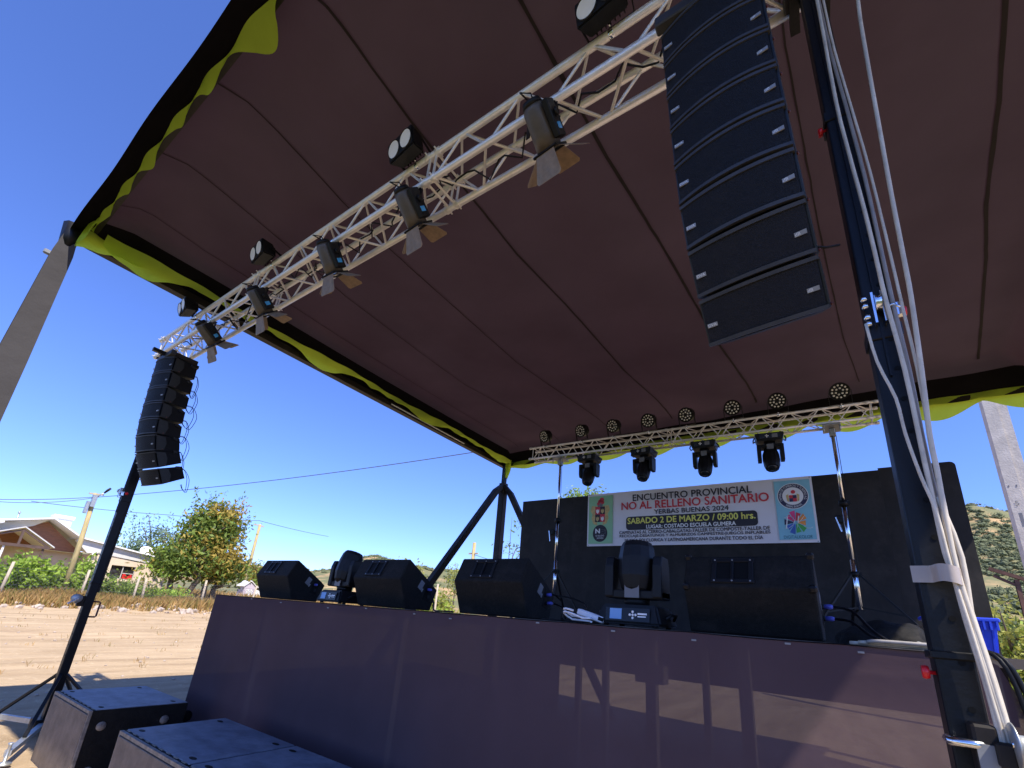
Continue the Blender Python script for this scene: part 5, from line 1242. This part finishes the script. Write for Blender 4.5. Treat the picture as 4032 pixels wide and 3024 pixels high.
tp = thing('tape_strap', 'brown tape strap binding the cable bundle to the near tower', 'tape', loc=(.228, 1.64, 1.70))
MB().grid(20, 2, lambda u, v: V((-.052 + .10 * u, -.005 - (.058 * math.sin(PI * min(1, max(0, (u - .42) / .58))) ** .5 if u > .42 else 0), .022 - .044 * v - .03 * max(0, u - .55)))).build('band', M['tape'], tp)

# ------------------------------------------------------------------ subwoofers
def sub(loc, w, d, h, label, rot=0., wheels=True):
    t = thing('subwoofer', label, 'subwoofer', 'subwoofers on the ground in front of the stage', loc=loc, rot=(0, 0, rot))
    MB().box((0, d / 2 + .008, h / 2), (w, d - .016, h - .004), bevel=.006).build('cabinet', M['sub_side'], t)
    lid = MB(); lid.box((0, d / 2 + .015, h - .001), (w - .012, d - .04, .008), bevel=.002); tl = lid.build('lid', M['sub_top'], t)
    for sx in (-1, 1):
        for y in (.09, d - .09):
            MB().lathe([(.028, 0), (.030, .0015), (.024, .002)], Matrix.Translation((sx * (w / 2 - .10), y, h + .0032)) @ Matrix.Diagonal((1.25, .55, 1, 1)), 18).build('stacking_slot', M['rubber'], tl)
    MB().box((0, -.002, h / 2 - .004), (w - .03, .02, h - .05), bevel=.003).build('grille', M['sub_grille'], t)
    ed = MB()
    ed.bar((-w / 2, .004, h - .012), (w / 2, .004, h - .012), .022, .022); ed.bar((-w / 2, .004, .012), (w / 2, .004, .012), .022, .022)
    for sx in (-1, 1): ed.bar((sx * (w / 2 - .008), .004, .022), (sx * (w / 2 - .008), .004, h - .023), .018, .022)
    for k in range(9): ed.box((-w / 2 + .06 + k * (w - .12) / 8, .028, h + .002), (.05, .012, .004))
    ed.build('edge_strip', M['sub_edge'], t)
    for sx in (-1, 1):
        for y, z in ((.10, h - .12), (d - .16, h - .12), (d - .16, .12), (.1, .12)):
            MB().lathe([(.034, 0), (.032, .004), (.0, .004)], Matrix.Translation((sx * w / 2, y, z)) @ Matrix.Rotation(PI / 2 * sx, 4, 'Y'), 18).build('stacking_dimple', M['sub_edge'], t)
        hd = MB(); hd.box((sx * (w / 2 + .001), d * .52, h * .42), (.004, .20, .12), bevel=.001); hd.build('handle', M['rubber'], t)
        if wheels:
            for z in (h - .13, .13):
                MB().lathe([(.02, -.022), (.048, -.02), (.05, 0), (.048, .02), (.02, .022)], Matrix.Translation((sx * (w / 2 - .09), d + .045, z)) @ Matrix.Rotation(PI / 2, 4, 'Y'), 18).build('wheel', M['rubber'], t)
    return t
sub((-5.49, 1.492, gz(-5.5, 1.8) - .004), 1.02, .70, .556, 'scuffed black subwoofer standing apart by the left tower')
sub((-3.725, 1.478, 0), 1.02, .70, .556, 'subwoofer in the middle of the row, skylight blue put into its top')
sub((-2.695, 1.478, 0), 1.02, .70, .556, 'subwoofer at the bottom edge of the picture, flush against its neighbour')
cable([(-5.9, 1.3, .02), (-6.6, 1.05, .03), (-7.4, 1.0, .06), (-8.6, 1.2, .12)], .012, 'dark_red' if False else 'cable_black', 'dark cable lying on the ground beside the left subwoofer', 'cable', 'ground cables')

# ------------------------------------------------------------------ wedge monitors
def wedge(loc, label, rot, bare, plugs):
    t = thing('wedge_monitor', label, 'stage monitor', 'wedge monitors along the stage edge', loc=loc, rot=(0, 0, rot))
    W = .60
    prof = [(.10, .004), (.0, .232), (.082, .402), (.452, .182), (.39, .004)]
    MB().prism(prof, -W / 2, W / 2, bevel=.010).build('cabinet', M['wedge'], t)
    # grille on the slope facing the stage
    a, b = V((0, .082, .402)), V((0, .452, .182)); n = V((0, .22, .37)).normalized(); c = (a + b) / 2 + n * .006; R_ = Matrix.Rotation(math.atan2(-.22, .37), 3, 'X')
    MB().box(c, (W - .06, .38, .012), R_, .002).build('grille', M['grille'], t)
    # bar handle let into the upper rear face
    p, q = V((0, .0, .232)), V((0, .082, .402)); u = (q - p).normalized(); nn = V((0, -u.z, u.y)); mid = (p + q) / 2 + V((-.06, 0, 0))
    R2 = Matrix((V((1, 0, 0)), u, nn)).transposed() if False else Matrix(((1, 0, 0), (0, u.y, -nn.y * -1), (0, u.z, nn.z)))
    R2 = Matrix((V((1, 0, 0)), u, V((1, 0, 0)).cross(u))).transposed()
    nn = V((1, 0, 0)).cross(u)
    hw, hh = .088, .062
    fr = MB()
    for s in (-1, 1):
        fr.box(mid + u * s * hh + nn * .004, (hw * 2 + .03, .022, .010), R2, .002); fr.box(mid + V((s * hw, 0, 0)) + nn * .0042, (.022, hh * 2, .010), R2, .002)
    hdl = fr.build('handle_cup', M['plastic_black'], t)
    MB().box(mid + nn * .0008, (hw * 2 - .02, hh * 2 - .02, .004), R2).build('recess', M['rubber'], hdl)
    MB().box(mid + nn * .008, (.014, hh * 2 - .01, .008), R2, .002).build('bar', M['steel_black'], hdl)
    sc = MB()
    for s in (-1, 1):
        for v in (-1, 0, 1): sc.lathe([(.005, 0), (.004, .003)], Matrix.Translation(mid + V((v * .085, 0, 0)) + u * s * hh + nn * .009) @ R2.to_4x4() @ Matrix(), 6)
    sc.build('screw', M['galv'], hdl)
    # rating label and connector dish on the right side
    x = W / 2
    lb = MB().box((x + .001, .245, .205), (.003, .05, .075), Matrix.Rotation(-.52, 3, 'X')).build('rating_label', M['grey_plate'], t)
    MB().box((x + .0028, .262, .165), (.002, .014, .03), Matrix.Rotation(-.52, 3, 'X')).build('sticker', M['badge'], lb)
    dish = MB(); dish.box((x + .001, .335, .145), (.004, .075, .13), Matrix.Rotation(-.30, 3, 'X'), .001); ds = dish.build('connector_plate', M['rubber'], t)
    for k, (yy, zz_) in enumerate(((.322, .175), (.338, .118))):
        MB().lathe([(.014, 0), (.014, .012)], Matrix.Translation((x, yy, zz_)) @ Matrix.Rotation(PI / 2, 4, 'Y'), 10).build('socket', M['plastic_black'], ds)
        if k < plugs: MB().lathe([(.012, .012), (.0125, .040), (.008, .05)], Matrix.Translation((x, yy, zz_)) @ Matrix.Rotation(PI / 2, 4, 'Y'), 10).build('plug', M['blue_plug'], ds)
    if bare:
        co_ = MB()
        for sx in (-1, 1):
            for y, z in ((.0, .232), (.082, .402), (.452, .182)): co_.box((sx * (W / 2 - .012), y + (.006 if y < .01 else -.004 if y > .4 else 0), z - (.006 if y > .05 else 0)), (.034, .034, .034), Matrix.Rotation(.45, 3, 'X'), .008)
        co_.build('corner_protector', M['plastic_black'], t)
    return t
WS = [(-4.853, 'leftmost wedge monitor on the stage edge', .02, False, 1), (-3.190, 'second wedge monitor from the left beside the moving head', .01, False, 1), (-2.012, 'third wedge monitor with a cable plugged in, in front of the back post', .0, False, 2), (-.370, 'largest looking wedge monitor with blue plugs at the right', -.01, True, 2)]
for x, lab, r_, bare, plugs in WS: wedge((x, 2.60, SZ), lab, r_, bare, plugs)
def stage_cable(pts, r, m, label): return cable(pts, r, m, label, 'cable', 'cables lying on the stage')
stage_cable([(-2.885, 2.94, 1.68), (-2.78, 2.9, 1.60), (-2.62, 2.75, 1.525), (-2.45, 2.66, 1.52), (-2.3, 2.62, 1.52)], .006, 'cable_black', 'black cable dropping from the second wedge monitor')
stage_cable([(-1.66, 2.93, 1.69), (-1.5, 2.95, 1.67), (-1.38, 2.9, 1.62), (-1.42, 2.8, 1.53), (-1.6, 2.7, 1.52)], .006, 'cable_black', 'black looped cable plugged into the upper socket of the third wedge')
stage_cable([(-1.65, 2.94, 1.63), (-1.55, 2.9, 1.60), (-1.48, 2.75, 1.53), (-1.3, 2.62, 1.52), (-1.15, 2.6, 1.52)], .006, 'cable_black', 'black cable from the lower socket of the third wedge')
stage_cable([(-.02, 2.93, 1.69), (.06, 2.9, 1.67), (.12, 2.75, 1.58), (.18, 2.60, 1.525)], .007, 'cable_black', 'black cable from the upper blue plug of the right wedge')
stage_cable([(-.02, 2.94, 1.63), (.05, 2.9, 1.62), (.12, 2.74, 1.55), (.20, 2.62, 1.525)], .007, 'cable_black', 'black cable from the lower blue plug of the right wedge')
for k in range(3): stage_cable([(.03 + .03 * k, 2.62 - .03 * k, 1.520 + .004 * k), (.12, 2.58 - .02 * k, 1.521 + .006 * k), (.25, 2.56 - .015 * k, 1.521 + .006 * k), (.36, 2.53, 1.522 + .004 * k), (.47, 2.505, 1.50), (.52, 2.47, 1.35), (.56, 2.46, 1.1), (.6, 2.46, .7)][: (8 if k < 2 else 5)], .0075, ('cable_pale', 'cable_pale', 'cable_grey')[k], ('upper pale cable run along the stage lip at the right', 'lower pale cable run along the stage lip at the right', 'short grey cable on the stage lip at the right')[k])
for k in range(2): stage_cable([(.40, 2.60, 1.53), (.455 + .012 * k, 2.50, 1.515), (.485 + .015 * k, 2.475, 1.44), (.50 + .02 * k, 2.47, 1.30), (.515 + .02 * k, 2.46, 1.1), (.53 + .02 * k, 2.46, .6), (.54, 2.4, .05)], .008, 'cable_black', ('left black cable draped over the stage corner', 'right black cable draped over the stage corner')[k])
ps = thing('power_strip', 'white power strip with its coiled white lead on the stage edge', 'power strip', loc=(-1.20, 2.58, SZ))
MB().box((0, .01, .045), (.17, .05, .035), Matrix.Rotation(.25, 3, 'Y'), .006).build('strip', M['cable_white'], ps)
MB().tube([(-.04 + .09 * math.cos(a) - .03, -.03 + .03 * math.sin(a), .012 + .035 * max(0, math.cos(a + 2.6)) + .003 * a) for a in [k * .35 for k in range(32)]], .006, 6).build('lead', M['cable_white'], ps)
MB().box((.07, -.012, .03), (.03, .01, .02), Matrix.Rotation(.25, 3, 'Y')).build('switch', M['rubber'], ps)

# blue tote, board offcut, soft bag near the right rear of the stage
bn_ = thing('storage_tote', 'ribbed blue plastic tote at the right end of the stage', 'plastic tote', loc=(.75, 5.0, SZ))
b = MB(); bm = bmesh.new(); bmesh.ops.create_cube(bm, size=1.)
for v in bm.verts:
    k = 1. if v.co.z > 0 else .86; v.co = V((v.co.x * .38 * k, v.co.y * .30 * k, (v.co.z + .5) * .25))
b.bm(bm); b.build('tub', M['bin_blue'], bn_)
MB().box((0, 0, .255), (.42, .34, .03), bevel=.008).build('rim', M['bin_blue'], bn_)
rbm = MB()
for k in range(7): rbm.bar((-.15 + .05 * k, -.134, .01), (-.165 + .055 * k, -.152, .235), .012)
for k in range(5): rbm.bar((.166, -.10 + .05 * k, .01), (.19, -.11 + .055 * k, .235), .012)
for k in range(5): rbm.box((.05 + .035 * k, -.165, .215), (.012, .01, .06))
rbm.build('rib', M['bin_blue'], bn_)
bd = thing('board_offcut', 'raw brown board offcut beside the blue tote', 'board', loc=(.51, 5.1, SZ)); MB().box((0, 0, .10), (.20, .03, .20), Matrix.Rotation(-.1, 3, 'Y')).build('plank', M['wood_raw'], bd)
MB().box((0, -.018, .08), (.03, .006, .16)).build('batten', M['wood_raw'], bd)
sb_ = thing('gear_bag', 'slumped black gear bag lying at the rear right of the stage', 'bag', loc=(.28, 4.6, SZ))
gb = MB(); bm = bmesh.new(); bmesh.ops.create_icosphere(bm, subdivisions=4, radius=1.)
for v in bm.verts:
    k = 1 + .22 * noise.noise(v.co * 1.8) + .07 * noise.noise(v.co * 6); v.co = V((v.co.x * .30 * k, v.co.y * .2 * k, max(-.02, v.co.z * .17 * k + .02)))
gb.bm(bm, smooth=True); gb.build('body', M['wedge'], sb_)
gbp = MB(); gbp.lathe([(.0, .02), (.03, .018), (.042, 0)], Matrix.Translation((.16, -.17, .03)) @ Matrix.Rotation(PI / 2, 4, 'X'), 12); gbp.build('pale_patch', M['badge'], sb_)

# rusty handrail of the stage stairs at the far right
hr = thing('stair_handrail', 'rusty brown steel handrail of the stairs at the right end', 'handrail', loc=(1.36, 6.0, 0))
MB().bar((-.16, .0, 2.29), (.36, -.05, 2.045), .03).build('top_rail', M['rust'], hr)
MB().bar((-.14, .0, 2.225), (.0, -.0, 2.135), .022).build('lower_rail', M['rust'], hr)
for dx, zt in ((0., 2.19), (.30, 2.05)): MB().bar((dx, 0, 0), (dx, 0, zt), .03).build('post', M['rust'], hr)
MB().bar((-.05, -.1, 1.45), (.6, -.1, 1.05), .05, .10).build('stringer', M['rust'], hr)
for k in range(4): MB().box((.10 + .15 * k, .1, 1.34 - .12 * k), (.14, .5, .03)).build('tread', M['galv'], hr)

# unseen cables added at the right to draw soft stripes on the sunlit skirt
for k, (z, r_, lab) in enumerate(((3.468, .0029, 'upper unseen cable added to cast a stripe on the skirt'), (3.410, .0014, 'thin middle unseen cable added to cast a stripe on the skirt'), (3.355, .0031, 'third unseen cable added to cast a stripe on the skirt'), (3.278, .0013, 'lowest thin unseen cable added to cast a stripe on the skirt'))):
    cable([(1.17 - .01 * k, 2.02, 4.93), (1.17 - .01 * k, 2.0, z + .3), (1.20, 1.99, z + .02), (1.30, 1.99, z), (1.9, 1.99, z + .012), (2.6, 1.97, z - .02), (3.4, 1.9, z - .4), (4.2, 1.8, .05)], r_, 'cable_black', lab, 'cable', 'unseen cables added for the skirt stripes')
